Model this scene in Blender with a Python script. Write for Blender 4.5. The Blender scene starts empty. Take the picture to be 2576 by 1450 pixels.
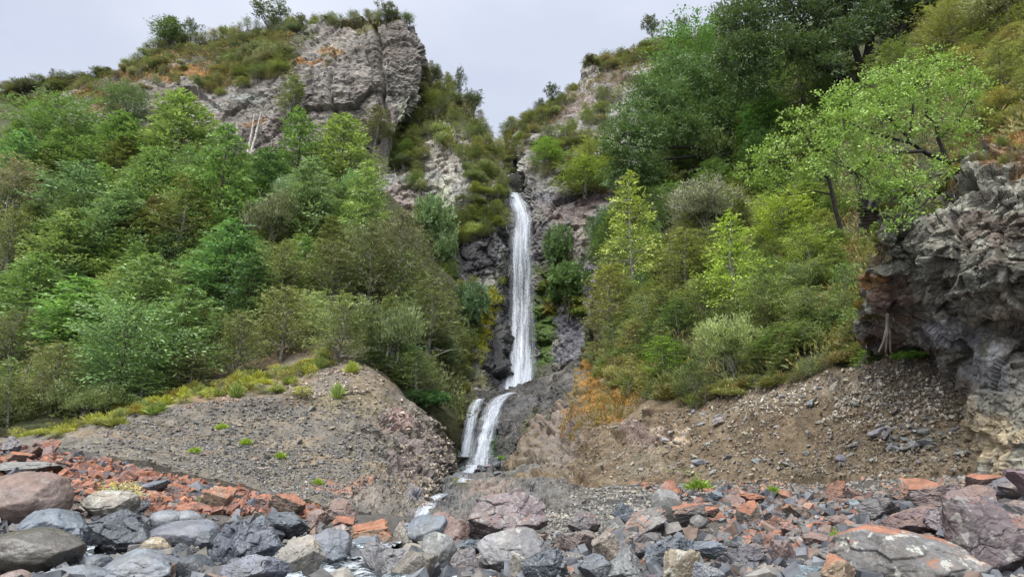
import bpy, bmesh, math, random
import numpy as np
from mathutils import Vector, Matrix, Euler
random.seed(7)
RNG = np.random.default_rng(7)
S = bpy.context.scene
COL = S.collection
# ------------------------------------------------------------------ camera frame
F = 1678.0            # focal length for a 2576 x 1450 frame
PITCH = math.radians(14.0)
CAM = np.array([0.0, 0.0, 1.6])
cp, sp = math.cos(PITCH), math.sin(PITCH)

def P(px, py, d):
    """world point seen at frame position px,py whose forward distance is d (arrays allowed)"""
    px = np.asarray(px, float); py = np.asarray(py, float); d = np.asarray(d, float)
    cx = (px-1288.0)/F; cy = (725.0-py)/F
    dy = cp - sp*cy; dz = sp + cp*cy
    k = d/dy
    return np.stack([cx*k, d+0*cx, 1.6+dz*k], -1)

# ------------------------------------------------------------------ numpy noise
_perm = RNG.permutation(256); _perm = np.concatenate([_perm, _perm, _perm])
_grad = RNG.normal(size=(256, 3)); _grad /= np.linalg.norm(_grad, axis=1)[:, None]
def perlin(p):
    p = np.asarray(p, float); i = np.floor(p).astype(int); f = p-i; i &= 255
    u = f*f*f*(f*(f*6-15)+10)
    out = 0
    for dx in (0, 1):
        for dy in (0, 1):
            for dz in (0, 1):
                h = _perm[_perm[_perm[i[..., 0]+dx]+((i[..., 1]+dy) & 255)]+((i[..., 2]+dz) & 255)]
                g = _grad[h]
                v = (g*(f-np.array([dx, dy, dz]))).sum(-1)
                w = (u[..., 0] if dx else 1-u[..., 0])*(u[..., 1] if dy else 1-u[..., 1])*(u[..., 2] if dz else 1-u[..., 2])
                out = out+v*w
    return out
def fbm(p, octv=4, gain=.5):
    a, s, o = 1.0, 1.0, 0
    for k in range(octv):
        o = o+a*perlin(p*s+k*17.3); a *= gain; s *= 2.03
    return o
def cells(p):
    """nearest random cell: distance, vector to it, three random numbers of the cell"""
    p = np.asarray(p, float); i = np.floor(p).astype(int); best = np.full(p.shape[:-1], 1e9)
    vec = np.zeros(p.shape); rid = np.zeros(p.shape[:-1], int); second = best.copy()
    for dx in (-1, 0, 1):
        for dy in (-1, 0, 1):
            for dz in (-1, 0, 1):
                c = i+np.array([dx, dy, dz]); cc = c & 255
                h = _perm[_perm[_perm[cc[..., 0]]+cc[..., 1]]+cc[..., 2]]
                ctr = c+.5+_grad[h]*.45
                v = p-ctr; dd = (v*v).sum(-1); m = dd < best
                second = np.where(m, best, np.minimum(second, dd))
                best = np.where(m, dd, best); vec = np.where(m[..., None], v, vec); rid = np.where(m, h, rid)
    return np.sqrt(best), vec, rid, np.sqrt(second)
_rnd = RNG.random((256, 4))
def crag(p, tilt=.9, step=.6):
    """blocky displacement: every cell is a tilted facet at its own height"""
    f, v, r, s2 = cells(p)
    h = (_rnd[r, 0]-.5)*step+(v*_grad[(r*7+3) % 256]).sum(-1)*tilt
    crack = np.clip((s2-f)*7, 0, 1)
    return h-(1-crack)*.13

# ------------------------------------------------------------------ object helpers
def mesh_from(name, verts, faces, mat=None, smooth=False, col=None, wet=None):
    """faces: array (n,3|4) or list"""
    me = bpy.data.meshes.new(name)
    verts = np.asarray(verts, np.float32).reshape(-1, 3)
    if isinstance(faces, np.ndarray):
        k = faces.shape[1]; n = len(faces)
        me.vertices.add(len(verts)); me.vertices.foreach_set('co', verts.ravel())
        me.loops.add(n*k); me.loops.foreach_set('vertex_index', faces.astype(np.int32).ravel())
        me.polygons.add(n); me.polygons.foreach_set('loop_start', np.arange(0, n*k, k, dtype=np.int32))
        me.update(calc_edges=True)
    else:
        me.from_pydata([tuple(v) for v in verts], [], faces)
    me.polygons.foreach_set('use_smooth', np.full(len(me.polygons), bool(smooth)))
    if col is not None:
        c = np.ones((len(verts), 4), np.float32); c[:, :3] = col
        a = me.color_attributes.new('Col', 'FLOAT_COLOR', 'POINT'); a.data.foreach_set('color', c.ravel())
    if wet is not None:
        a = me.attributes.new('Wet', 'FLOAT', 'POINT'); a.data.foreach_set('value', np.asarray(wet, np.float32).ravel())
    if mat: me.materials.append(mat)
    return me
def put(name, me, parent=None, loc=None, rot=None, scl=None, color=None):
    o = bpy.data.objects.new(name, me); COL.objects.link(o)
    if parent is not None: o.parent = parent
    if loc is not None: o.location = tuple(loc)
    if rot is not None: o.rotation_euler = rot
    if scl is not None: o.scale = tuple(scl) if not isinstance(scl, (int, float)) else (scl,)*3
    if color is not None: o.color = (*color, 1)
    return o
def tag(o, label=None, cat=None, group=None, kind=None):
    if label: o['label'] = label
    if cat: o['category'] = cat
    if group: o['group'] = group
    if kind: o['kind'] = kind
    return o
def tubes(paths, sides=6):
    """paths: list of (points, radii) -> verts, quad faces (tapered, closed by their thin end)"""
    V, Q = [], []; off = 0
    for pts, rad in paths:
        pts = np.asarray(pts, float); n = len(pts); rad = np.asarray(rad, float)
        t = np.gradient(pts, axis=0); t /= np.linalg.norm(t, axis=1)[:, None]+1e-9
        ref = np.array([0.31, .95, .05]) if abs(t[0, 2]) > .7 else np.array([0, 0, 1.0])
        a = np.cross(t, ref); a /= np.linalg.norm(a, axis=1)[:, None]+1e-9; b = np.cross(t, a)
        ang = np.arange(sides)*2*math.pi/sides
        ring = pts[:, None]+rad[:, None, None]*(a[:, None]*np.cos(ang)[None, :, None]+b[:, None]*np.sin(ang)[None, :, None])
        V.append(ring.reshape(-1, 3))
        i = np.arange(n-1)[:, None]*sides; j = np.arange(sides)[None]; j2 = (j+1) % sides
        Q.append(np.stack([i+j, i+j2, i+sides+j2, i+sides+j], -1).reshape(-1, 4)+off)
        off += n*sides
    return np.concatenate(V), np.concatenate(Q)

# ------------------------------------------------------------------ materials
def newmat(name):
    m = bpy.data.materials.new(name); m.use_nodes = True; nt = m.node_tree
    for n in list(nt.nodes): nt.nodes.remove(n)
    def N(t, **kw):
        n = nt.nodes.new(t)
        for k, v in kw.items():
            if k in n.inputs: n.inputs[k].default_value = v
            else: setattr(n, k, v)
        return n
    L = nt.links.new
    return m, nt, N, L
def setin(n, i, v): n.inputs[i].default_value = v
def ramp(N, stops):
    r = N('ShaderNodeValToRGB'); e = r.color_ramp.elements
    while len(e) < len(stops): e.new(.5)
    for el, (p, c) in zip(e, stops):
        el.position = p; el.color = (c, c, c, 1) if isinstance(c, (int, float)) else (*c, 1)
    return r
def mixc(N, L, blend, fac, a, b):
    m = N('ShaderNodeMix', data_type='RGBA', blend_type=blend)
    for idx, v in ((0, fac), (6, a), (7, b)):
        if isinstance(v, (int, float)): m.inputs[idx].default_value = v
        elif isinstance(v, tuple): m.inputs[idx].default_value = (*v, 1)
        else: L(v, m.inputs[idx])
    return m.outputs[2]
def mathn(N, L, op, a, b=0.0, clamp=False):
    m = N('ShaderNodeMath', operation=op, use_clamp=clamp)
    for i, v in enumerate((a, b)):
        if isinstance(v, (int, float)): m.inputs[i].default_value = v
        else: L(v, m.inputs[i])
    return m.outputs[0]

def ground_mat(name, scale=1.0, bump=.5, contrast=1.0, rough=.9, cracks=0.0, bdist=.1, zs=1.0):
    """earth/rock: colour comes from the mineral colour of the vertices, varied by grain; wet rock is glossier"""
    m, nt, N, L = newmat(name)
    geo = N('ShaderNodeNewGeometry'); mp = N('ShaderNodeMapping'); L(geo.outputs['Position'], mp.inputs[0]); mp.inputs['Scale'].default_value = (scale, scale, scale*zs)
    n1 = N('ShaderNodeTexNoise'); L(mp.outputs[0], n1.inputs['Vector']); n1.inputs['Scale'].default_value = .9; n1.inputs['Detail'].default_value = 8; n1.inputs['Roughness'].default_value = .68
    n2 = N('ShaderNodeTexNoise'); L(mp.outputs[0], n2.inputs['Vector']); n2.inputs['Scale'].default_value = 5; n2.inputs['Detail'].default_value = 6; n2.inputs['Roughness'].default_value = .75
    vo = N('ShaderNodeTexVoronoi', feature='DISTANCE_TO_EDGE'); L(mp.outputs[0], vo.inputs['Vector']); vo.inputs['Scale'].default_value = 2.2
    vc = N('ShaderNodeTexVoronoi'); L(mp.outputs[0], vc.inputs['Vector']); vc.inputs['Scale'].default_value = 4.0
    at = N('ShaderNodeAttribute', attribute_name='Col'); wt = N('ShaderNodeAttribute', attribute_name='Wet')
    c = contrast
    r1 = ramp(N, [(.3, 1-.5*c), (.5, 1.0), (.72, 1+.55*c)]); L(n1.outputs['Fac'], r1.inputs[0])
    r2 = ramp(N, [(.3, 1-.45*c), (.5, 1.0), (.7, 1+.6*c)]); L(n2.outputs['Fac'], r2.inputs[0])
    x = mixc(N, L, 'MULTIPLY', 1.0, at.outputs['Color'], r1.outputs[0])
    x = mixc(N, L, 'MULTIPLY', 1.0, x, r2.outputs[0])
    hv = N('ShaderNodeSeparateColor'); L(vc.outputs['Color'], hv.inputs[0])
    r3 = ramp(N, [(0, 1-.3*c), (1, 1+.3*c)]); L(hv.outputs[0], r3.inputs[0])
    x = mixc(N, L, 'MULTIPLY', .7, x, r3.outputs[0])
    if cracks:
        vk = N('ShaderNodeTexVoronoi', feature='DISTANCE_TO_EDGE'); nd = mixc(N, L, 'LINEAR_LIGHT', .12, mp.outputs[0], n2.outputs['Color']); L(nd, vk.inputs['Vector']); vk.inputs['Scale'].default_value = 1.3; vk.inputs['Randomness'].default_value = 1
        rk = ramp(N, [(0, .45), (.035, 1.0)]); L(vk.outputs['Distance'], rk.inputs[0]); x = mixc(N, L, 'MULTIPLY', cracks, x, rk.outputs[0])
    p = N('ShaderNodeBsdfPrincipled'); L(x, p.inputs['Base Color'])
    rr = mathn(N, L, 'MULTIPLY', wt.outputs['Fac'], -.55); rr = mathn(N, L, 'ADD', rr, rough); L(rr, p.inputs['Roughness'])
    p.inputs['Specular IOR Level'].default_value = .35
    h = mathn(N, L, 'ADD', n2.outputs['Fac'], mathn(N, L, 'MULTIPLY', n1.outputs['Fac'], 1.2))
    e = mathn(N, L, 'MULTIPLY', mathn(N, L, 'MINIMUM', vo.outputs['Distance'], .12), 3.0)
    h = mathn(N, L, 'ADD', h, e)
    b = N('ShaderNodeBump'); b.inputs['Strength'].default_value = bump; b.inputs['Distance'].default_value = bdist/scale; L(h, b.inputs['Height']); L(b.outputs[0], p.inputs['Normal'])
    o = N('ShaderNodeOutputMaterial'); L(p.outputs[0], o.inputs[0])
    return m

def boulder_mat(name, lichen=None, lich_amt=.5, rough=.65, speck=0.0, up=True, veins=.3, scale=1.0):
    """river boulder: tint from the object, grain, pale veins, crust of lichen on the upper faces, pale lichen spots"""
    m, nt, N, L = newmat(name)
    tc = N('ShaderNodeTexCoord'); oi = N('ShaderNodeObjectInfo'); geo = N('ShaderNodeNewGeometry')
    off = N('ShaderNodeVectorMath', operation='ADD'); L(tc.outputs['Object'], off.inputs[0])
    rv = mathn(N, L, 'MULTIPLY', oi.outputs['Random'], 50.0); cv = N('ShaderNodeCombineXYZ'); L(rv, cv.inputs[0]); L(rv, cv.inputs[2]); L(cv.outputs[0], off.inputs[1])
    V = off.outputs[0]
    def noise(s, d=6, r=.65, dist=0):
        n = N('ShaderNodeTexNoise'); L(V, n.inputs['Vector']); n.inputs['Scale'].default_value = s*scale; n.inputs['Detail'].default_value = d; n.inputs['Roughness'].default_value = r; n.inputs['Distortion'].default_value = dist
        return n.outputs['Fac']
    a, b_, c = noise(1.1, 5, .6, .6), noise(5, 7, .7), noise(28, 3, .6)
    r1 = ramp(N, [(.3, .6), (.5, 1.0), (.7, 1.4)]); L(a, r1.inputs[0])
    r2 = ramp(N, [(.3, .65), (.5, 1.0), (.72, 1.45)]); L(b_, r2.inputs[0])
    r3 = ramp(N, [(.3, .82), (.7, 1.2)]); L(c, r3.inputs[0])
    x = mixc(N, L, 'MULTIPLY', 1.0, oi.outputs['Color'], r1.outputs[0]); x = mixc(N, L, 'MULTIPLY', 1.0, x, r2.outputs[0]); x = mixc(N, L, 'MULTIPLY', 1.0, x, r3.outputs[0])
    # warm mineral stain
    st = ramp(N, [(.5, 0), (.62, .55)]); L(noise(1.7, 5, .7, 1.0), st.inputs[0]); x = mixc(N, L, 'MIX', mathn(N, L, 'MULTIPLY', st.outputs[0], .5), x, mixc(N, L, 'MULTIPLY', 1.0, x, (1.25, 1.05, .74)))
    # thin pale veins
    vn = ramp(N, [(.49, 0), (.5, 1), (.51, 0)]); L(noise(1.6, 3, .5, 1.5), vn.inputs[0])
    x = mixc(N, L, 'MIX', mathn(N, L, 'MULTIPLY', vn.outputs[0], veins), x, (.35, .35, .36))
    if speck:
        sr = ramp(N, [(.56, 0), (.6, 1)]); L(noise(7, 5, .6), sr.inputs[0])
        x = mixc(N, L, 'MIX', mathn(N, L, 'MULTIPLY', sr.outputs[0], speck), x, (.42, .43, .38))
    rg = None
    if lichen:
        sx = N('ShaderNodeSeparateXYZ'); L(geo.outputs['Normal'], sx.inputs[0])
        g = mathn(N, L, 'ADD', mathn(N, L, 'MULTIPLY', sx.outputs[2], .42 if up else .1), noise(2.2, 6, .7))
        lr = ramp(N, [(.98-lich_amt*.55, 0), (1.06-lich_amt*.55, 1)]); L(g, lr.inputs[0])
        lc = ramp(N, [(.35, tuple(v*.6 for v in lichen)), (.55, lichen), (.75, tuple(min(1, v*1.3) for v in lichen))]); L(b_, lc.inputs[0])
        x = mixc(N, L, 'MIX', mathn(N, L, 'MULTIPLY', lr.outputs[0], .88), x, lc.outputs[0]); rg = lr.outputs[0]
    p = N('ShaderNodeBsdfPrincipled'); L(x, p.inputs['Base Color'])
    rr = mathn(N, L, 'ADD', mathn(N, L, 'MULTIPLY', b_, .3), rough-.15)
    if rg is not None: rr = mathn(N, L, 'MAXIMUM', rr, mathn(N, L, 'MULTIPLY', rg, .9))
    L(rr, p.inputs['Roughness'])
    h = mathn(N, L, 'ADD', mathn(N, L, 'MULTIPLY', c, .25), mathn(N, L, 'ADD', b_, a))
    b = N('ShaderNodeBump'); b.inputs['Strength'].default_value = .6; b.inputs['Distance'].default_value = .045; L(h, b.inputs['Height']); L(b.outputs[0], p.inputs['Normal'])
    o = N('ShaderNodeOutputMaterial'); L(p.outputs[0], o.inputs[0])
    return m

def leaf_mat(name='leaf', rough=.55, trans=.22):
    m, nt, N, L = newmat(name)
    at = N('ShaderNodeAttribute', attribute_name='Col'); oi = N('ShaderNodeObjectInfo')
    x = mixc(N, L, 'MULTIPLY', 1.0, oi.outputs['Color'], at.outputs['Color'])
    p = N('ShaderNodeBsdfPrincipled'); L(x, p.inputs['Base Color']); p.inputs['Roughness'].default_value = rough; p.inputs['Specular IOR Level'].default_value = .3
    t = N('ShaderNodeBsdfTranslucent'); L(mixc(N, L, 'MULTIPLY', 1.0, x, (1.25, 1.3, .7)), t.inputs[0])
    mx = N('ShaderNodeMixShader'); mx.inputs[0].default_value = trans; L(p.outputs[0], mx.inputs[1]); L(t.outputs[0], mx.inputs[2])
    o = N('ShaderNodeOutputMaterial'); L(mx.outputs[0], o.inputs[0])
    return m
def bark_mat(name, col):
    m, nt, N, L = newmat(name)
    geo = N('ShaderNodeTexCoord'); n = N('ShaderNodeTexNoise'); L(geo.outputs['Object'], n.inputs['Vector']); n.inputs['Scale'].default_value = 6; n.inputs['Detail'].default_value = 6
    r = ramp(N, [(.3, tuple(v*.45 for v in col)), (.5, col), (.7, tuple(min(1, v*1.7) for v in col))]); L(n.outputs['Fac'], r.inputs[0])
    p = N('ShaderNodeBsdfPrincipled'); L(r.outputs[0], p.inputs['Base Color']); p.inputs['Roughness'].default_value = .9
    b = N('ShaderNodeBump'); b.inputs['Strength'].default_value = .5; L(n.outputs['Fac'], b.inputs['Height']); L(b.outputs[0], p.inputs['Normal'])
    o = N('ShaderNodeOutputMaterial'); L(p.outputs[0], o.inputs[0])
    return m
def stone_mat(name):
    """small stones: colour of each stone from its vertices"""
    m, nt, N, L = newmat(name)
    at = N('ShaderNodeAttribute', attribute_name='Col'); geo = N('ShaderNodeNewGeometry')
    n = N('ShaderNodeTexNoise'); L(geo.outputs['Position'], n.inputs['Vector']); n.inputs['Scale'].default_value = 9; n.inputs['Detail'].default_value = 4
    r = ramp(N, [(.3, .65), (.7, 1.35)]); L(n.outputs['Fac'], r.inputs[0])
    p = N('ShaderNodeBsdfPrincipled'); L(mixc(N, L, 'MULTIPLY', 1.0, at.outputs['Color'], r.outputs[0]), p.inputs['Base Color']); p.inputs['Roughness'].default_value = .8
    o = N('ShaderNodeOutputMaterial'); L(p.outputs[0], o.inputs[0])
    return m
LEAF = leaf_mat('leaf'); STONE = stone_mat('stone')
BARK_D = bark_mat('dark_bark', (.018, .015, .013)); BARK_P = bark_mat('pale_bark', (.2, .19, .165)); BARK_M = bark_mat('grey_bark', (.085, .075, .062)); BARK_W = bark_mat('bleached_wood', (.42, .40, .36))
# ------------------------------------------------------------------ terrain patches
def herm(xk, yk, x):
    """smooth curve through knots, yk (n, ...)"""
    xk = np.asarray(xk, float); yk = np.asarray(yk, float)
    m = np.zeros_like(yk); dx = np.diff(xk); s = np.diff(yk, axis=0)/dx.reshape(-1, *([1]*(yk.ndim-1)))
    m[0] = s[0]; m[-1] = s[-1]; m[1:-1] = .5*(s[1:]+s[:-1])
    i = np.clip(np.searchsorted(xk, x)-1, 0, len(xk)-2); h = dx[i]; t = (x-xk[i])/h
    sh = (-1, *([1]*(yk.ndim-1))); t = t.reshape(sh); h = h.reshape(sh)
    return (2*t**3-3*t**2+1)*yk[i]+(t**3-2*t**2+t)*h*m[i]+(-2*t**3+3*t**2)*yk[i+1]+(t**3-t**2)*h*m[i+1]

class Layer:
    def __init__(s, name, cols, nu, nv, disp, mat, paint, back=(6, 1.5, 20, 12), label=None, cat=None, skirt=4.0, smooth=True):
        cp_, kn = [], []
        for px, ks in cols:
            cp_.append(px); kn.append([(k if len(k) == 3 else (px, k[0], k[1])) for k in ks])
        kn = np.array(kn, float)                        # cols, rows, (px,py,d)
        g = herm(np.arange(kn.shape[1]), kn.transpose(1, 0, 2), np.linspace(0, kn.shape[1]-1, nv))   # nv, cols, 3
        cu = np.array(cp_, float)
        g = herm(cu, g.transpose(1, 0, 2), np.linspace(cu[0], cu[-1], nu))                           # nu, nv, 3
        s.PX, s.PY = g[..., 0], g[..., 1]
        V = P(g[..., 0], g[..., 1], g[..., 2])
        du = np.gradient(V, axis=0); dv = np.gradient(V, axis=1)
        n = np.cross(du, dv); n /= np.linalg.norm(n, axis=-1)[..., None]+1e-9
        n[(n[..., 1] > 0)] *= -1 if False else 1
        if n[..., 1].mean() > 0: n = -n
        V = V+n*disp(V, s.PX, s.PY)[..., None]
        s.V = V; s.N = n
        col, wet = paint(s.PX, s.PY, V, n)
        if back:
            rx = V[:, -1, :1]/np.maximum(V[:, -1, 1:2], 5.0) if len(back) > 4 else 0*V[:, -1, :1]; rz = (V[:, -1, 2:]-1.6)/np.maximum(V[:, -1, 1:2], 5.0) if len(back) > 4 else rx
            b1 = V[:, -1]+np.concatenate([rx*back[0], 0*rx+back[0], rz*back[0]-back[1]], 1); b2 = V[:, -1]+np.concatenate([rx*back[2], 0*rx+back[2], rz*back[2]-back[3]], 1)
            b1[:, 2] += fbm(b1*.3)*(0 if len(back) > 4 else 1.0)
            VV = np.concatenate([V, b1[:, None], b2[:, None]], 1)
            cc = np.concatenate([col, col[:, -1:], col[:, -1:]], 1); ww = np.concatenate([wet, wet[:, -1:], wet[:, -1:]], 1)
        else: VV, cc, ww = V, col, wet
        sk = VV[:, :1]+np.array([0, 1.0, -skirt]); VV = np.concatenate([sk, VV], 1); cc = np.concatenate([cc[:, :1], cc], 1); ww = np.concatenate([ww[:, :1], ww], 1)
        nu_, nv_ = VV.shape[:2]
        i = np.arange(nu_-1)[:, None]*nv_; j = np.arange(nv_-1)[None]
        q = np.stack([i+j, i+nv_+j, i+nv_+j+1, i+j+1], -1).reshape(-1, 4)
        me = mesh_from(name, VV.reshape(-1, 3), q, mat, smooth, cc.reshape(-1, 3), ww.reshape(-1))
        s.ob = put(name, me)
        tag(s.ob, label, cat, None, 'structure')
        s.fPX = s.PX.ravel(); s.fPY = s.PY.ravel(); s.fV = V.reshape(-1, 3); s.fN = n.reshape(-1, 3)
        # lookup table: frame position -> terrain vertex
        s.x0, s.y0, s.cs = -800, -500, 5; W, H = 800, 640
        tab = np.full((W, H), -1, int); ix = ((s.fPX-s.x0)/s.cs).astype(int); iy = ((s.fPY-s.y0)/s.cs).astype(int); ok = (ix >= 0) & (ix < W) & (iy >= 0) & (iy < H)
        order = np.argsort(-s.fV[ok][:, 1]); tab[ix[ok][order], iy[ok][order]] = np.nonzero(ok)[0][order]; s.tab = tab
    def idx(s, px, py):
        i = int((px-s.x0)/s.cs); j = int((py-s.y0)/s.cs)
        for r in (0, 1, 2):
            blk = s.tab[max(0, i-r):i+r+1, max(0, j-r):j+r+1]; c = blk[blk >= 0]
            if len(c): return int(c[np.argmin((s.fPX[c]-px)**2+(s.fPY[c]-py)**2)])
        return int(np.argmin((s.fPX-px)**2+(s.fPY-py)**2))
    def at(s, px, py): return s.fV[s.idx(px, py)]
    def many(s, px, py):
        k = np.array([s.idx(a, b) for a, b in zip(px, py)]); return s.fV[k], s.fN[k]

def splat(PX, PY, V, col, wet, items, nscale=.25, rag=.55):
    """patches of another mineral, moss or wet rock with ragged borders; item: px,py,rx,ry,colour,strength[,wet]"""
    rn = fbm(V*nscale, 5, .62)*rag*2.2
    for it in items:
        px, py, rx, ry, c, st = it[:6]; w = it[6] if len(it) > 6 else None
        r = np.sqrt(((PX-px)/rx)**2+((PY-py)/ry)**2)+rn
        m = np.clip((1.05-r)/.25, 0, 1)*st
        col = col*(1-m[..., None])+np.array(c)*m[..., None]
        if w is not None: wet = wet*(1-m)+w*m
    return col, wet
def basecol(V, cols, s1=.12, seed=0):
    """blend of a few mineral colours by large noise"""
    a = fbm(V*s1+seed, 5, .6); a = np.clip(a*1.3+.5, 0, .999)*(len(cols)-1)
    i = np.floor(a).astype(int); t = (a-i)[..., None]; C = np.array(cols)
    return C[i]*(1-t)+C[np.minimum(i+1, len(cols)-1)]*t
ROCKC = [(.135, .124, .108), (.21, .196, .175), (.255, .235, .208), (.19, .184, .17), (.31, .288, .25)]
SCREE = [(.095, .088, .075), (.135, .118, .092), (.11, .103, .09), (.165, .138, .10)]
BROWN = [(.085, .062, .038), (.13, .097, .06), (.10, .076, .048), (.155, .122, .08)]
SOIL = [(.03, .035, .015), (.05, .05, .022), (.035, .045, .016)]
MOSSY = (.10, .095, .02); ORM = (.22, .105, .02); DK = (.028, .028, .032)

M_FAR = ground_mat('cliff_rock', .5, 1.0, .75, cracks=.6, zs=2.2); M_MID = ground_mat('gorge_rock', .8, 1.0, .85, cracks=.6, zs=1.4); M_SOIL = ground_mat('forest_floor', 1.5, .6, 1.0)
M_SCREE = ground_mat('scree', 3.0, .8, .8); M_NEAR = ground_mat('near_rock', 1.7, .8, .75, cracks=.8); M_BED = ground_mat('riverbed', 4.0, .8, .8)

def const(c):
    def f(PX, PY, V, n): return basecol(V, c), np.zeros(PX.shape)
    return f
# ---- distant ridge
def d_soft(a, f=.15):
    return lambda V, PX, PY: fbm(V*f, 5)*a
far_hill = Layer('far_hill', [(-500, [(600, 150), (400, 175), (250, 205)]), (-100, [(600, 150), (400, 175), (232, 205)]), (0, [(600, 150), (400, 175), (228, 205)]), (60, [(600, 150), (400, 175), (213, 205)]),
    (130, [(600, 150), (400, 175), (200, 205)]), (240, [(600, 150), (400, 175), (192, 205)]), (340, [(600, 150), (400, 175), (182, 205)]), (700, [(600, 150), (400, 175), (175, 205)])],
    120, 60, d_soft(2.0, .08), M_FAR, lambda PX, PY, V, n: splat(PX, PY, V, basecol(V, [(.05, .06, .03), (.07, .075, .035), (.06, .07, .035)]), np.zeros(PX.shape), [(175, 205, 60, 14, (.2, .18, .17), .8), (240, 225, 40, 12, (.2, .18, .17), .8)], .1))

# ---- left bluff
def d_bluff(V, PX, PY):
    q = V*np.array([1, 1, 1.0]); w = fbm(V*.12, 3)[..., None]*2.0
    # strata dipping to the right
    st = V[..., 2]*.9+V[..., 0]*.25+fbm(V*.2, 3)*1.8
    strata = (np.abs((st*.55) % 1-.5)-.25)*.6+(np.abs((st*1.7+fbm(V*.5, 3)*.6) % 1-.5)-.25)*.35
    w = w*.35; big = crag((q+w)*.11, .55)*1.6+crag((q+w)*np.array([.33, .33, .4])+9, .8)*.5+crag((q+w)*np.array([.9, .9, 1.8])+5, .9)*.28+crag(q*np.array([2., 2., 3.6])+5, .9)*.12
    # vertical crack on the face
    cx = 945+(PY-60)*.12+np.sin(PY*.07)*4
    cr = -np.exp(-((PX-cx)/4.5)**2)*1.3*((PY > 60) & (PY < 330))
    cx2 = 836+np.sin(PY*.05)*5; cr = cr-np.exp(-((PX-cx2)/4.)**2)*1.0*((PY > 120) & (PY < 340))
    return big*.9+strata*.7+cr+fbm(V*.6, 4)*.35
def p_bluff(PX, PY, V, n):
    c = basecol(V, ROCKC, .14); w = np.zeros(PX.shape)
    vs = fbm(V*np.array([.7, .7, .06])+3, 4, .6)                                     # dark water streaks
    m = np.clip((vs-.12)*4, 0, 1)*np.clip((PX-600)/200, .2, 1)*np.clip((PY-90)/100, 0, 1)*.75
    c = c*(1-m[..., None])+np.array((.055, .05, .052))*m[..., None]
    pk = np.clip(fbm(V*.2+40, 4)*3+.2, 0, 1)*.5
    c = c*(1-pk[..., None]*.4)+np.array((.28, .21, .19))*pk[..., None]*.4
    it = [(760, 150, 45, 16, ORM, .9), (730, 165, 30, 30, MOSSY, .8), (820, 120, 60, 10, ORM, .7), (960, 45, 80, 12, MOSSY, .9), (900, 60, 90, 14, MOSSY, .8), (650, 110, 140, 70, (.06, .065, .025), .9),
          (560, 140, 130, 70, (.055, .06, .025), .7), (470, 190, 110, 14, ORM, .85), (400, 175, 60, 12, MOSSY, .9), (330, 190, 60, 12, ORM, .7), (260, 235, 60, 20, ORM, .8), (480, 110, 80, 30, (.055, .065, .025), .9), (350, 145, 60, 30, (.055, .065, .025), .8),
          (600, 250, 60, 10, (.26, .28, .26), .8), (545, 268, 40, 10, (.3, .31, .28), .8), (640, 310, 50, 10, ORM, .7), (1040, 200, 14, 70, (.28, .27, .23), .8), (1015, 270, 14, 40, (.3, .32, .24), .9), (240, 270, 60, 20, ORM, .5), (620, 350, 60, 30, (.06, .05, .045), .7)]
    return splat(PX, PY, V, c, w, it)
left_bluff = Layer('left_cliff', [
    (40, [(480, 88), (420, 90), (350, 93), (300, 97), (290, 102)]), (110, [(480, 84), (400, 87), (340, 90), (295, 94), (268, 99)]), (165, [(480, 84), (400, 86), (330, 89), (280, 93), (240, 98)]),
    (300, [(480, 82), (400, 84), (320, 87), (240, 93), (178, 102)]), (400, [(480, 82), (400, 84), (300, 87), (200, 95), (118, 106)]),
    (520, [(490, 80), (400, 82), (290, 86), (190, 95), (103, 108)]), (620, [(500, 78), (400, 81), (290, 85), (180, 92), (78, 104)]),
    (720, [(500, 77), (400, 79), (290, 82), (170, 87), (70, 98)]), (800, [(500, 77), (400, 78), (290, 80), (160, 83), (62, 92)]),
    (880, [(480, 76), (400, 77), (290, 79), (160, 81), (50, 88)]), (950, [(930, 420, 76), (945, 360, 77.2), (950, 270, 79), (950, 160, 80.5), (950, 44, 85)]),
    (1010, [(975, 350, 77), (1000, 295, 78.5), (1008, 225, 80), (1008, 150, 80.5), (1000, 44, 84)]), (1040, [(983, 335, 79), (1027, 280, 80.5), (1050, 220, 81), (1052, 150, 82), (1030, 66, 85)]),
    (1058, [(987, 330, 82), (1036, 278, 84), (1062, 220, 84.5), (1066, 150, 86), (1040, 72, 89)]), (1070, [(985, 335, 96), (1020, 285, 98), (1050, 220, 99), (1058, 160, 100), (1035, 85, 101)])],
    340, 170, d_bluff, M_FAR, p_bluff, (7, 3, 25, 18), 'tall pinkish grey rock bluff above the left forest', 'cliff', smooth=False)

# ---- forest slope left
left_slope = Layer('left_hillside', [
    (-500, [(1110, 30), (950, 42), (750, 52), (550, 62), (380, 74), (240, 92)]), (0, [(1100, 30), (950, 40), (750, 50), (550, 60), (390, 72), (262, 90)]), (200, [(1080, 31), (930, 40), (740, 50), (540, 60), (400, 72), (310, 86)]),
    (450, [(1010, 34), (880, 42), (720, 50), (540, 60), (420, 72), (360, 82)]), (700, [(960, 36), (850, 44), (720, 51), (580, 59), (470, 68), (400, 76)]),
    (900, [(930, 37), (850, 44), (760, 50), (660, 56), (540, 63), (440, 72)]), (1050, [(1000, 38), (900, 45), (820, 50), (740, 55), (640, 61), (560, 68)]), (1150, [(1080, 39), (980, 46), (920, 50), (860, 54), (780, 59), (720, 64)])],
    200, 110, d_soft(.9, .25), M_SOIL, lambda PX, PY, V, n: splat(PX, PY, V, basecol(V, SOIL, .3), np.zeros(PX.shape), [(540, 980, 70, 35, (.2, .13, .075), .9), (760, 900, 130, 30, (.16, .11, .07), .8), (820, 880, 60, 20, (.13, .10, .07), .8)], .4), skirt=1.5)

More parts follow.
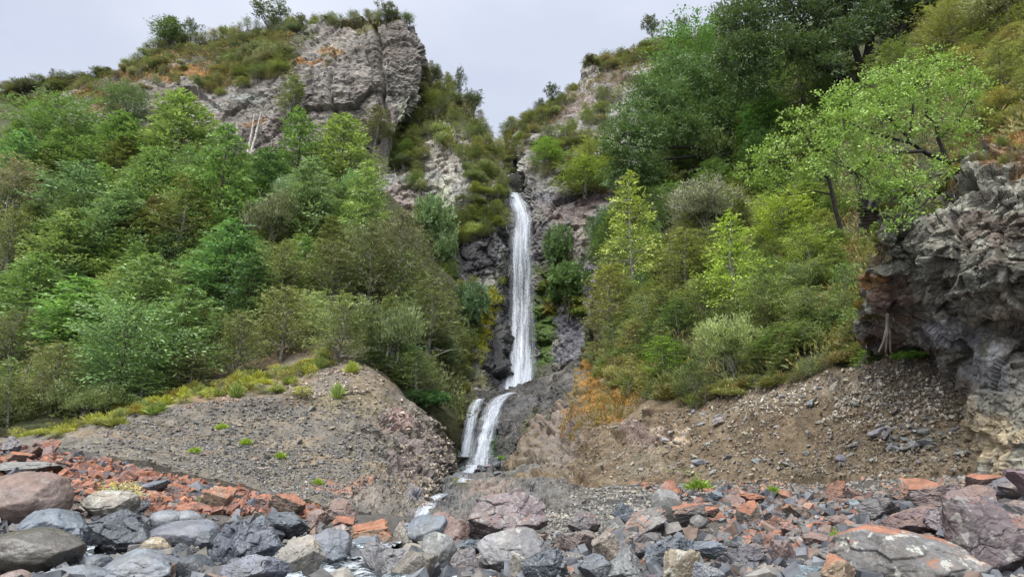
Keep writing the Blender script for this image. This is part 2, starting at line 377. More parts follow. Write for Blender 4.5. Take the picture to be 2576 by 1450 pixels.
# ---- spur left of the fall, reaching behind the fall
def d_rock(a=1.0, s=1.0):
    def f(V, PX, PY):
        w = fbm(V*.2*s, 3)[..., None]*.45/s
        return (crag((V+w)*.22*s, .6)*1.4+crag((V+w)*.7*s+9)*.5+crag((V+w)*np.array([1.9, 1.9, 2.8])*s+5)*.2+fbm(V*.9*s, 4)*.22)*a
    return f
PALE = (.30, .28, .24)
def p_spur(PX, PY, V, n):
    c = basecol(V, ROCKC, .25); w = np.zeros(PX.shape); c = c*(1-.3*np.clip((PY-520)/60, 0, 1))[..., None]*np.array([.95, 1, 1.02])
    it = [(1080, 300, 110, 130, (.05, .055, .02), .9), (1200, 380, 50, 120, (.05, .055, .022), .8), (1130, 400, 60, 80, PALE, .9), (1110, 490, 30, 50, (.34, .34, .27), .7), (1000, 400, 50, 40, (.06, .06, .025), .8), (1015, 500, 35, 60, (.24, .2, .18), .9), (1010, 545, 30, 16, (.4, .38, .28), .8), (990, 520, 30, 12, (.06, .045, .045), .8),
          (1230, 560, 60, 60, (.055, .06, .02), .8), (1215, 645, 85, 75, DK, .97, .8), (1270, 600, 30, 60, (.12, .12, .125), .8, .6), (1265, 660, 18, 40, (.2, .21, .17), .6, .5), (1210, 760, 60, 60, (.035, .04, .02), .8, .4), (1255, 850, 40, 140, (.045, .045, .045), .9, .7),
          (1215, 850, 26, 80, (.13, .15, .015), .85, .2), (1235, 740, 22, 40, (.14, .16, .015), .8, .2), (1170, 900, 50, 60, (.05, .05, .055), .8, .6), (1090, 900, 60, 40, (.14, .11, .08), .8), (1130, 960, 60, 40, (.15, .13, .10), .7), (1190, 960, 50, 30, (.09, .085, .03), .8), (1340, 900, 40, 120, (.045, .085, .008), .9, .6), (1290, 780, 44, 210, (.035, .036, .038), .95, .8), (1170, 1010, 60, 25, (.09, .09, .02), .8)]
    return splat(PX, PY, V, c, w, it, .35)
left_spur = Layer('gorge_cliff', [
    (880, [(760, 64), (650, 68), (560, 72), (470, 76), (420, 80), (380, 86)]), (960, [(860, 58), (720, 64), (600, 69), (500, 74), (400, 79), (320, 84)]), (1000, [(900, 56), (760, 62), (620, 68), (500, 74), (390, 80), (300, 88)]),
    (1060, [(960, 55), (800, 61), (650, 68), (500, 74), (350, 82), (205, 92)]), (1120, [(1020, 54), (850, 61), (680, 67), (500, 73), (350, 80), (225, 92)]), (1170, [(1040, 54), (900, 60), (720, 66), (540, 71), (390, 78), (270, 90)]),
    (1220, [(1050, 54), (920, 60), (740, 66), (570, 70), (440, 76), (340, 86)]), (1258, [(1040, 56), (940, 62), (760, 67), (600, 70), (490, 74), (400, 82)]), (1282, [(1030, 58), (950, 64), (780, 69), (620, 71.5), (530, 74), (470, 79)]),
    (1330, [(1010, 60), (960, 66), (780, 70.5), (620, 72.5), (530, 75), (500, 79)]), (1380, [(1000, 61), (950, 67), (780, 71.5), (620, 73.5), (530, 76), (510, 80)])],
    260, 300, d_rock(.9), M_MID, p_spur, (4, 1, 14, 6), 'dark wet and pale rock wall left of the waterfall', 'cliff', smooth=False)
gorge_back = Layer('gorge_head', [(1180, [(620, 86), (560, 90), (500, 94), (450, 98), (400, 102)]), (1245, [(600, 86), (540, 90), (480, 94), (420, 98), (378, 102)]), (1275, [(600, 84), (540, 88), (480, 92), (410, 97), (340, 104)]), (1310, [(600, 82), (540, 86), (480, 90), (400, 96), (306, 106)]), (1380, [(600, 82), (540, 86), (460, 90), (360, 96), (268, 108)])],
    70, 90, d_rock(.8), M_MID, lambda PX, PY, V, n: splat(PX, PY, V, basecol(V, [(.04, .045, .02), (.06, .06, .03), (.05, .045, .04)], .2), np.zeros(PX.shape), [(1290, 440, 20, 60, DK, .9, .6)]))

# ---- right spur
def p_rspur(PX, PY, V, n):
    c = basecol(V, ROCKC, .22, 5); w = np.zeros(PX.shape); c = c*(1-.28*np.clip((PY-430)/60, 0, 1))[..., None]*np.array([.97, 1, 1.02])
    it = [(1340, 300, 90, 40, (.06, .065, .025), .85), (1420, 240, 60, 25, (.07, .07, .028), .8), (1520, 160, 120, 22, (.08, .075, .03), .85), (1560, 200, 60, 20, (.13, .08, .04), .6), (1390, 370, 60, 30, (.06, .07, .02), .7), (1440, 430, 90, 45, (.05, .06, .02), .85), (1500, 470, 70, 14, ORM, .6), (1640, 130, 40, 60, PALE, .7),
          (1440, 260, 60, 40, (.25, .2, .18), .6), (1340, 390, 22, 60, (.07, .055, .05), .7), (1370, 430, 25, 20, PALE, .8), (1420, 530, 80, 45, (.18, .15, .14), .8, .2), (1380, 500, 60, 30, (.15, .15, .16), .8, .3), (1500, 500, 50, 25, (.07, .045, .045), .8), (1440, 600, 60, 60, (.24, .2, .17), .6),
          (1350, 620, 25, 90, (.14, .13, .13), .8, .5), (1400, 680, 50, 60, (.045, .06, .015), .8), (1375, 740, 40, 90, (.05, .065, .012), .85, .3), (1370, 850, 42, 120, (.045, .085, .008), .95, .6), (1440, 840, 50, 110, (.11, .11, .13), .95, .8), (1490, 720, 40, 60, (.16, .155, .17), .9, .4), (1380, 760, 12, 30, (.16, .12, .01), .8), (1365, 600, 22, 60, (.07, .068, .07), .7, .6), (1420, 520, 60, 30, (.08, .06, .058), .6), (1390, 950, 60, 30, (.05, .05, .03), .8, .5)]
    return splat(PX, PY, V, c, w, it, .35)
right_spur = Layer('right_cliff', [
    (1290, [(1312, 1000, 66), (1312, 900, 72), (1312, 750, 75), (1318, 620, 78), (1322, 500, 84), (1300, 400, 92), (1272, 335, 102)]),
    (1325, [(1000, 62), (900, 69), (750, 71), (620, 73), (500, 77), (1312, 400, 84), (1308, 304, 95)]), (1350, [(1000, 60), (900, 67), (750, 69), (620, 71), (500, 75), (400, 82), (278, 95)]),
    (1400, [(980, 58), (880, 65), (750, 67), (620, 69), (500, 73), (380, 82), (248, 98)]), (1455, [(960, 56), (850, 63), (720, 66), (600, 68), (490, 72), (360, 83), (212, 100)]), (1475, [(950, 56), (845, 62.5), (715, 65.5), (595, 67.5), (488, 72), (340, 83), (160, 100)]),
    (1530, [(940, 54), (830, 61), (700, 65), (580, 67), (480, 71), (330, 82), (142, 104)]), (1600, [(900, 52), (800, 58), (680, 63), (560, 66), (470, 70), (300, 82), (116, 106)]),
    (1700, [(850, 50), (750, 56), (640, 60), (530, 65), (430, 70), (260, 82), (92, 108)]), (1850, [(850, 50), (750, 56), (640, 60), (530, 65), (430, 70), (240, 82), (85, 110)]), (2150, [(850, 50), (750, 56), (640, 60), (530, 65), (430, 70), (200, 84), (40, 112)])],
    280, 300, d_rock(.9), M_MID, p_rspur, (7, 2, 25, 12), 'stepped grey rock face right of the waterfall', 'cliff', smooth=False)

# ---- ledge of the lower cascade
def p_ledge(PX, PY, V, n):
    c = basecol(V, [(.03, .03, .03), (.065, .062, .06), (.04, .04, .033), (.085, .08, .075)], .9); w = np.full(PX.shape, .55)
    it = [(1150, 1060, 45, 60, (.05, .055, .02), .9, .3), (1150, 1000, 60, 22, (.09, .09, .025), .7), (1130, 1130, 30, 30, (.08, .09, .02), .6), (1232, 1110, 20, 60, (.025, .06, .01), .8, .7), (1330, 1040, 90, 50, (.085, .08, .078), .7, .4), (1420, 950, 70, 22, (.12, .112, .10), .8, .3), (1380, 1090, 40, 60, (.08, .085, .03), .6), (1300, 1010, 80, 18, (.08, .078, .08), .8, .6)]
    return splat(PX, PY, V, c, w, it, .6)
ledge = Layer('cascade_ledge', [
    (1100, [(1240, 36), (1180, 42), (1120, 47), (1070, 50), (1040, 52), (1030, 56)]), (1140, [(1225, 36), (1175, 41), (1110, 45), (1055, 48), (1015, 50), (1003, 56)]), (1180, [(1210, 36), (1165, 41), (1100, 43.5), (1040, 45.5), (1003, 48.5), (992, 58)]),
    (1240, [(1205, 36), (1165, 41), (1100, 43), (1035, 45), (993, 48.5), (982, 58)]), (1300, [(1200, 35), (1130, 39), (1070, 42), (1020, 45), (985, 50), (973, 60)]),
    (1370, [(1180, 33), (1080, 37), (1030, 40), (990, 43), (965, 49), (955, 58)]), (1440, [(1150, 31), (1040, 35), (990, 38), (955, 41), (930, 47), (922, 56)]), (1500, [(1140, 31), (1030, 35), (980, 38), (930, 42), (900, 48), (890, 56)])],
    200, 170, d_rock(.5, 1.3), M_MID, p_ledge, (3, 1, 8, 5), smooth=False)

# ---- mound of scree left
def d_scree(V, PX, PY):
    rocky = np.clip((PX-820)/120, 0, 1)*np.clip((PY-1000)/60, 0, 1)
    return fbm(V*.5, 5)*.3+fbm(V*2.5, 3)*.07+rocky*(crag(V*1.1)*.35+crag(V*3.2)*.14)
def p_mound(PX, PY, V, n):
    c = basecol(V, SCREE, .35, 2); w = np.zeros(PX.shape)
    it = [(700, 1110, 120, 16, (.20, .155, .10), .7), (800, 1155, 80, 16, (.20, .155, .10), .7), (330, 1095, 140, 14, (.17, .13, .085), .7), (620, 1060, 120, 14, (.16, .13, .09), .6), (880, 1000, 110, 36, (.14, .12, .065), .8), (760, 1010, 60, 12, (.12, .09, .06), .8), (940, 960, 70, 30, (.15, .12, .08), .8),
          (1000, 1060, 45, 30, (.27, .19, .17), .85), (1030, 1110, 25, 30, (.3, .25, .24), .8), (1050, 1150, 70, 80, (.14, .115, .11), .85), (1090, 1200, 50, 60, (.10, .09, .085), .8), (920, 1250, 90, 40, (.16, .14, .12), .85), (860, 1218, 100, 16, (.27, .12, .075), .6), (960, 1290, 80, 24, (.11, .10, .09), .8), (1040, 1250, 30, 40, (.16, .16, .19), .7, .4),
          (640, 985, 220, 12, (.1, .085, .05), .8), (500, 1000, 100, 20, (.22, .14, .08), .7), (700, 950, 90, 30, (.17, .12, .08), .7), (880, 930, 60, 16, (.17, .13, .085), .6), (300, 1065, 150, 8, (.08, .07, .045), .7)]
    return splat(PX, PY, V, c, w, it, 1.0)
mound = Layer('scree_bank', [
    (-500, [(1125, 23), (1112, 24), (1102, 25), (1096, 26), (1090, 27), (1080, 32), (1070, 36)]), (100, [(1125, 24), (1118, 25), (1110, 26), (1105, 27), (1100, 28), (1088, 33), (1078, 37)]),
    (200, [(1140, 23.5), (1125, 24.6), (1108, 26), (1095, 27), (1082, 28.2), (1062, 33), (1040, 37)]), (300, [(1155, 23), (1130, 24.5), (1100, 26), (1078, 27), (1056, 28.5), (1030, 33), (1010, 37)]),
    (400, [(1175, 22.8), (1138, 24.5), (1095, 26.2), (1063, 27.5), (1030, 29.2), (1000, 34), (975, 38)]), (500, [(1200, 22.5), (1145, 24.5), (1090, 26.5), (1048, 28), (1010, 30), (975, 36), (945, 40)]),
    (600, [(1225, 22), (1155, 24.8), (1090, 27), (1040, 28.8), (996, 30.6), (950, 37), (915, 41)]), (700, [(1250, 21.5), (1165, 25), (1090, 27.5), (1035, 29.5), (990, 31), (935, 37), (895, 42)]),
    (800, [(1270, 21.2), (1175, 25), (1090, 28), (1020, 30.5), (965, 32.5), (915, 37), (885, 42)]), (900, [(1295, 21), (1185, 25), (1085, 28), (1000, 31), (935, 34), (905, 38), (880, 43)]),
    (960, [(1310, 21), (1200, 25), (1100, 28), (1020, 31), (958, 34), (935, 38), (915, 42)]), (1010, [(1315, 21.5), (1215, 25.5), (1130, 28.5), (1065, 31.5), (1008, 34.5), (990, 38), (975, 41)]),
    (1060, [(1310, 22.5), (1235, 26), (1160, 29), (1100, 32), (1042, 35), (1032, 38), (1026, 40)]), (1105, [(1300, 24), (1250, 27), (1190, 30), (1135, 33), (1078, 36), (1074, 38), (1070, 41)]),
    (1130, [(1085, 1285, 27), (1105, 1250, 29.5), (1135, 1210, 32.5), (1140, 1160, 35.5), (1130, 1110, 38), (1120, 1100, 40), (1115, 1098, 43)]), (1165, [(1070, 1290, 33), (1105, 1260, 35), (1130, 1215, 38), (1140, 1175, 41), (1135, 1120, 44), (1125, 1110, 46), (1120, 1105, 48)])],
    420, 190, d_scree, M_SCREE, p_mound, (2, .5, 4, 4), smooth=False)

# ---- stream bed between the ledge and the river
def p_stream(PX, PY, V, n):
    c = basecol(V, [(.07, .067, .06), (.12, .112, .10), (.10, .10, .098)], .7); w = np.full(PX.shape, .25)
    it = [(1120, 1250, 60, 45, (.12, .123, .125), .8, .6), (1190, 1190, 50, 25, (.06, .06, .06), .8, .6), (1230, 1230, 60, 20, (.22, .17, .14), .6), (1150, 1215, 30, 10, (.09, .09, .02), .6)]
    return splat(PX, PY, V, c, w, it, .8)
stream_bed = Layer('stream_bed', [
    (1000, [(1345, 18.5), (1310, 22), (1280, 26), (1255, 30), (1235, 36)]), (1050, [(1345, 18.5), (1300, 22), (1268, 26), (1240, 30), (1215, 36)]), (1090, [(1340, 18.5), (1300, 22), (1260, 26), (1225, 30), (1195, 38)]), (1150, [(1330, 18.5), (1280, 23), (1238, 28), (1208, 32), (1182, 40)]),
    (1220, [(1320, 18.5), (1262, 23), (1217, 28), (1192, 32), (1172, 40)]), (1300, [(1300, 18.5), (1240, 23), (1207, 27), (1180, 31), (1150, 38)]), (1400, [(1285, 19.5), (1235, 23), (1205, 26), (1175, 30), (1120, 35)]), (1480, [(1285, 20), (1245, 22.5), (1222, 25), (1205, 27.5), (1180, 30)])],
    220, 130, d_rock(.38, 2.2), M_NEAR, p_stream, (2, .5, 4, 3), smooth=False)

# ---- right hillside and its eroded bank
def d_right(V, PX, PY):
    bank = np.clip((PY-930)/50, 0, 1)
    rk = np.exp(-((PX-1640)/90)**2-((PY-1100)/60)**2)+np.clip((1560-PX)/90, 0, 1)*1.0
    return bank*(fbm(V*.8, 5)*.28+fbm(V*4, 3)*.06)+(1-bank)*fbm(V*.4, 4)*.7+rk*(crag(V*.8)*.6+crag(V*2.0+7)*.3)
def p_right(PX, PY, V, n):
    c = basecol(V, BROWN, .5, 3); w = np.zeros(PX.shape)
    soil = basecol(V, SOIL, .4, 3); lim = np.interp(PX, [1400, 1600, 1700, 1850, 2000, 2150, 2300, 2600], [900, 1000, 1010, 985, 955, 925, 895, 850])
    m = np.clip((lim-PY+fbm(V*.6, 4)*40)/18, 0, 1)[..., None]; c = c*(1-m)+soil*m
    it = [(1500, 1000, 90, 60, (.13, .10, .035), .75), (1420, 1080, 70, 80, (.15, .125, .11), .8), (1490, 970, 24, 60, ORM, .8), (1560, 980, 22, 30, ORM, .9), (1530, 1055, 30, 14, ORM, .6), (1460, 1040, 40, 14, ORM, .5), (1620, 1090, 60, 40, (.15, .11, .10), .7), (1700, 1100, 34, 40, (.33, .26, .185), .85), (1640, 1080, 26, 20, (.3, .24, .18), .7),
          (1360, 1150, 70, 50, (.14, .12, .10), .7), (1620, 1170, 120, 24, (.13, .115, .085), .6), (1700, 1190, 70, 10, (.10, .13, .02), .5), (2150, 975, 120, 22, (.18, .15, .11), .6), (1950, 1000, 90, 20, (.15, .125, .09), .6), (2400, 500, 300, 40, (.12, .07, .035), .6), (2530, 330, 80, 60, (.13, .075, .04), .8), (2500, 290, 60, 20, ORM, .5), (2560, 370, 60, 30, ORM, .7), (2180, 640, 50, 50, (.13, .10, .02), .7), (1960, 500, 40, 30, (.16, .08, .04), .6), (2440, 140, 60, 20, PALE, .6), (2520, 200, 80, 100, (.09, .085, .035), .5)]
    return splat(PX, PY, V, c, w, it, .8)
right_slope = Layer('right_hillside', [
    (1000, [(1255, 1210, 33), (1310, 1120, 38), (1380, 1030, 43), (1440, 950, 50), (1475, 870, 54), (1490, 770, 58), (1505, 680, 62)]),
    (1170, [(1290, 1215, 29), (1350, 1120, 33), (1420, 1020, 37), (1470, 930, 42), (1498, 850, 46), (1512, 760, 50), (1530, 640, 58)]),
    (1340, [(1360, 1215, 26.5), (1430, 1110, 29), (1500, 1000, 32), (1540, 900, 37), (1560, 800, 42), (1580, 680, 50), (1600, 560, 60)]),
    (1520, [(1500, 1212, 24), (1550, 1100, 26.5), (1600, 1000, 29), (1630, 890, 34), (1640, 760, 41), (1650, 600, 51), (1660, 440, 64)]),
    (1700, [(1210, 21.5), (1090, 24), (1005, 26), (880, 31), (730, 39), (540, 52), (360, 66)]), (1850, [(1208, 20), (1080, 22), (980, 24), (865, 29), (690, 38), (470, 52), (260, 68)]), (2000, [(1205, 18.5), (1065, 20), (960, 21.5), (845, 26), (650, 34), (400, 48), (180, 66)]),
    (2150, [(1200, 16.8), (1040, 18.2), (925, 19.5), (820, 23), (620, 30), (350, 42), (100, 60)]), (2300, [(1195, 15.2), (1010, 16.6), (895, 17.8), (780, 20), (560, 24), (300, 34), (0, 52)]),
    (2450, [(1190, 14.4), (1000, 15.6), (880, 16.5), (740, 17.8), (470, 20), (240, 29), (-40, 45)]), (2620, [(1185, 13.6), (1000, 15), (870, 15.6), (700, 16), (400, 17), (190, 25), (-70, 40)]), (3100, [(1180, 12.5), (1000, 13.6), (850, 14), (650, 14.5), (380, 16), (100, 24), (-250, 36)])],
    600, 300, d_right, M_SCREE, p_right, (5, 0, 20, 3))

# ---- near cliff right with its overhang
def d_near(V, PX, PY):
    w = fbm(V*.5, 3)[..., None]*.2
    up = np.clip((790-PY)/60, 0, 1)
    return (crag((V+w)*np.array([.6, .6, .8]), .8)*.55+crag((V+w)*1.5+4, 1.0)*.24+crag(V*np.array([3.2, 3.2, 5]), 1.1)*.11+crag(V*8+3, 1.1)*.035)*(.65+.4*up)+fbm(V*2.2, 4)*.02
def p_near(PX, PY, V, n):
    c = basecol(V, [(.055, .05, .042), (.13, .125, .105), (.21, .212, .175), (.10, .085, .067), (.29, .295, .245), (.085, .08, .068)], 1.1, 4); w = np.zeros(PX.shape)
    it = [(2280, 560, 60, 50, (.2, .21, .19), .6), (2300, 650, 90, 40, (.2, .205, .17), .6), (2450, 690, 60, 30, (.17, .18, .15), .5), (2450, 560, 60, 50, (.10, .075, .06), .6), (2540, 600, 60, 50, (.11, .08, .065), .6), (2540, 420, 60, 30, (.15, .08, .025), .8), (2480, 380, 40, 12, ORM, .6), (2200, 640, 30, 40, (.10, .075, .02), .7), (2215, 700, 26, 30, ORM, .7), (2260, 770, 60, 70, (.14, .095, .08), .75), (2220, 850, 50, 30, (.12, .075, .065), .8), (2230, 790, 12, 20, (.35, .33, .32), .8), (2150, 800, 50, 16, (.12, .11, .015), .8),
          (2360, 780, 120, 14, (.07, .065, .055), .8), (2400, 840, 90, 60, (.26, .265, .28), .9), (2480, 930, 80, 70, (.30, .305, .31), .9), (2550, 800, 60, 70, (.25, .23, .19), .8), (2560, 960, 40, 90, (.3, .28, .24), .8), (2430, 990, 50, 40, (.24, .215, .17), .8), (2510, 1100, 90, 80, (.36, .30, .2), .95), (2440, 1090, 40, 80, (.3, .25, .17), .7), (2370, 880, 60, 10, (.07, .055, .02), .8), (2500, 780, 40, 10, (.05, .05, .02), .8)]
    return splat(PX, PY, V, c, w, it, 1.4)
near_cliff = Layer('near_cliff', [
    (2160, [(2210, 900, 19.4), (2210, 845, 19.2), (2215, 790, 19.2), (2245, 725, 19), (2250, 650, 19.5), (2250, 600, 19.8), (2250, 570, 20)]),
    (2190, [(2165, 895, 18.9), (2160, 835, 18.4), (2180, 775, 17.2), (2205, 708, 16.4), (2203, 620, 15.6), (2203, 545, 15.8), (2208, 512, 16.6)]),
    (2300, [(908, 18.2), (830, 15.8), (765, 15.0), (718, 14.7), (620, 14.3), (550, 14.2), (500, 16)]), (2370, [(938, 17.4), (830, 14.6), (780, 14.25), (735, 13.85), (640, 13.3), (540, 13.7), (450, 15.5)]),
    (2430, [(2400, 1066, 16.2), (860, 14.7), (795, 13.9), (745, 13.4), (640, 12.9), (520, 13.3), (400, 15)]), (2500, [(2455, 1196, 14.6), (900, 13.8), (805, 13.8), (748, 13.0), (640, 12.5), (500, 12.9), (385, 14.6)]),
    (2576, [(1200, 12.6), (950, 13.3), (820, 13.7), (750, 12.6), (640, 12.1), (500, 12.3), (395, 14)]), (2700, [(1200, 12.1), (950, 12.8), (820, 13.0), (750, 12.3), (640, 11.8), (500, 12), (380, 13.6)]), (3100, [(1200, 11), (950, 11.6), (820, 11.8), (750, 11.4), (640, 11), (500, 11.2), (330, 12.6)])],
    330, 300, d_near, M_NEAR, p_near, (.8, .15, 3.5, .8, 1), 'overhanging lichened dark rock face at the right edge', 'cliff', smooth=False, skirt=.6)

# ---- river bed
bed = Layer('riverbed', [
    (-700, [(2600, 2.2), (1600, 6), (1450, 8.5), (1330, 12), (1230, 15), (1150, 19), (1085, 24)]), (0, [(2600, 2.2), (1600, 6), (1450, 8.5), (1335, 12), (1235, 15), (1155, 20), (1105, 25)]),
    (300, [(2600, 2.2), (1600, 6), (1450, 8.5), (1350, 12), (1265, 15.5), (1190, 20), (1145, 24)]), (600, [(2600, 2.2), (1600, 6), (1450, 8.5), (1358, 12), (1298, 16), (1250, 20), (1222, 24)]),
    (900, [(2600, 2.2), (1600, 6), (1460, 8.5), (1370, 12), (1320, 16), (1290, 20), (1275, 23)]), (1100, [(2600, 2.2), (1600, 6), (1465, 8.5), (1375, 12.5), (1330, 16.5), (1305, 20), (1292, 23)]), (1250, [(2600, 2.2), (1600, 6), (1460, 8.5), (1368, 12.5), (1315, 17), (1285, 20), (1262, 23)]),
    (1450, [(2600, 2.2), (1600, 6), (1455, 8.5), (1355, 13), (1292, 17), (1245, 22), (1205, 27)]), (1700, [(2600, 2.2), (1600, 6), (1450, 8.5), (1352, 12.5), (1290, 15.5), (1240, 19), (1205, 22)]), (2000, [(2600, 2.2), (1600, 6), (1450, 8), (1350, 11.5), (1290, 14), (1240, 16.5), (1200, 19)]),
    (2300, [(2600, 2.2), (1600, 5.5), (1450, 7.5), (1350, 10), (1280, 12.5), (1230, 14), (1190, 15.5)]), (2576, [(2600, 2.2), (1600, 5.2), (1450, 7), (1350, 9), (1270, 11), (1220, 12), (1180, 13.2)]), (3200, [(2600, 2.2), (1600, 5), (1450, 6.5), (1350, 8.5), (1270, 10), (1210, 11), (1160, 12)])],
    380, 220, lambda V, PX, PY: fbm(V*.7, 4)*.12+fbm(V*3, 3)*.03-.06, M_BED, const([(.05, .048, .045), (.075, .07, .062), (.06, .057, .05)]), (3, .3, 8, 3))
gm = ground_mat('outer_ground', 1.0, .4, .7)
g = 900.0; n_ = 60
xs = np.linspace(-g, g, n_); gx, gy = np.meshgrid(xs, xs+200, indexing='ij'); gz = -3.0+fbm(np.stack([gx, gy, gx*0], -1)*.01)*1.5
i = np.arange(n_-1)[:, None]*n_; j = np.arange(n_-1)[None]
me = mesh_from('ground', np.stack([gx, gy, gz], -1).reshape(-1, 3), np.stack([i+j, i+n_+j, i+n_+j+1, i+j+1], -1).reshape(-1, 4), gm, True, np.full((n_*n_, 3), .09), np.zeros(n_*n_))
tag(put('ground', me), kind='structure')
# ------------------------------------------------------------------ foliage
def unit(v): return v/(np.linalg.norm(v, axis=-1, keepdims=True)+1e-9)
def leaves(base, direc, normal, length, width, bright, tint=None, name='foliage'):
    """every leaf cluster is one rhombus; arrays of equal length"""
    d = unit(direc); s = unit(np.cross(d, normal)); n = len(base)
    L = np.broadcast_to(np.asarray(length, float), (n,))[:, None]; W = np.broadcast_to(np.asarray(width, float), (n,))[:, None]
    up = unit(np.cross(s, d))
    v = np.stack([base, base+d*L*.45+s*W*.5+up*W*.12, base+d*L, base+d*L*.45-s*W*.5+up*W*.12], 1)
    f = np.arange(n*4).reshape(n, 4)
    c = bright[:, None]*np.ones((n, 3))
    if tint is not None: c = c*tint
    return v.reshape(-1, 3), f, np.repeat(c, 4, 0)
def sprays(C, D, Nn, size, k, rng, ll, lw, fan=.55, jit=.12, bvar=.18, tip=(1.2, 1.12, .75)):
    """k leaf clusters on each fan-shaped spray (centres C, directions D, normals Nn)"""
    m = len(C); size = np.broadcast_to(np.asarray(size, float), (m,))
    a = rng.random((m, k)); b = (rng.random((m, k))-.5)*2*fan*(.3+a)
    D = unit(D); Sd = unit(np.cross(D, Nn)); Nn = unit(np.cross(Sd, D))
    pos = C[:, None]+D[:, None]*(a*size[:, None])[..., None]+Sd[:, None]*(b*size[:, None])[..., None]+Nn[:, None]*(rng.normal(0, jit, (m, k))*size[:, None])[..., None]
    dr = D[:, None]+Sd[:, None]*(b*1.4)[..., None]+rng.normal(0, .25, (m, k, 3))
    nn = Nn[:, None]+rng.normal(0, .35, (m, k, 3))
    br = (1+rng.normal(0, bvar, (m, 1)))*(1+rng.normal(0, .13, (m, k)))
    br = np.clip(br, .45, 1.7)
    t = np.clip((a-.55)*1.6, 0, 1)[..., None]; tint = 1*(1-t)+np.array(tip)*t
    return leaves(pos.reshape(-1, 3), dr.reshape(-1, 3), nn.reshape(-1, 3), ll*rng.uniform(.7, 1.3, m*k), lw*rng.uniform(.7, 1.3, m*k), br.reshape(-1), tint.reshape(-1, 3))
def join(parts):
    V, Q, C = [], [], []; o = 0
    for v, q, c in parts: V.append(v); Q.append(q+o); C.append(c); o += len(v)
    return np.concatenate(V), np.concatenate(Q), np.concatenate(C)

PROTO = {}
def make_beech(seed, h=9.0, r=3.2, nb=95, k=13, ll=.30, lw=.13, lean=.0, top=.0, low=.08, prof='cone', sp=8, lift=.18):
    rng = np.random.default_rng(seed)
    C, D, Nn, SZ = [], [], [], []; limbs = []
    bend = np.array([rng.normal(0, .25), rng.normal(0, .25)])
    def axis(z): t = z/h; return np.array([bend[0]*math.sin(t*3)+lean*t*t*h, bend[1]*math.sin(t*2.2), z])
    for i in range(nb):
        t = low+(1-low)*((i+rng.random())/nb)**.85
        if prof == 'cone': R = r*(1-t)**.62*(.55+.45*min(1, (t-low)/.22+.25))
        elif prof == 'round': R = r*math.sqrt(max(0, 1-((t-.52)/.5)**2))
        else: R = r*(.35+.65*math.sin(min(1, (1-t)*1.9)*math.pi/2))*(1-t**5)
        lump = 1+.28*math.sin(i*1.7+seed)*rng.uniform(.3, 1)
        R = max(.25, R*lump*rng.uniform(.72, 1.12)); az = i*2.399963+rng.normal(0, .25)
        o = np.array([math.cos(az), math.sin(az), 0]); st = axis(t*h*.97)
        droop = rng.uniform(-.12, .25)+lift*(t+.25)
        tipz = np.array([0, 0, R*droop])
        n = max(2, int(sp*R/r+1)); s = np.linspace(.22, .97, n)+rng.normal(0, .03, n)
        pts = st+o*(s*R)[:, None]+tipz*(s**1.4)[:, None]
        side = np.cross(o, [0, 0, 1]); sgn = np.where(np.arange(n) % 2 == 0, 1, -1)*rng.uniform(.4, 1.0, n)
        sg = sgn[:, None]
        C.append(pts); D.append(o+side*sg*.75+np.array([0, 0, 1])*rng.normal(.02, .18, (n, 1))); SZ.append(R*.42*rng.uniform(.7, 1.2, n)*(1.1-.3*s))
        Nn.append(np.array([0, 0, 1])+rng.normal(0, .15, (n, 3))+o*.3)
        if i % 2 == 0: limbs.append((np.array([st, st+o*R*.5+tipz*.35, st+o*R*.93+tipz*.9]), [.055*(1-t)+.02, .03*(1-t)+.012, .006]))
    V, Q, Cc = sprays(np.concatenate(C), np.concatenate(D), np.concatenate(Nn), np.concatenate(SZ)+.15, k, rng, ll, lw, jit=.07)
    zs = np.linspace(-.6, h*.96, 8)
    tr = [(np.array([axis(max(z, 0)) if z > 0 else np.array([0, 0, z]) for z in zs]), np.linspace(.16, .02, 8))]
    tv, tq = tubes(tr+limbs, 5)
    return (V, Q, Cc), (tv, tq), h, r
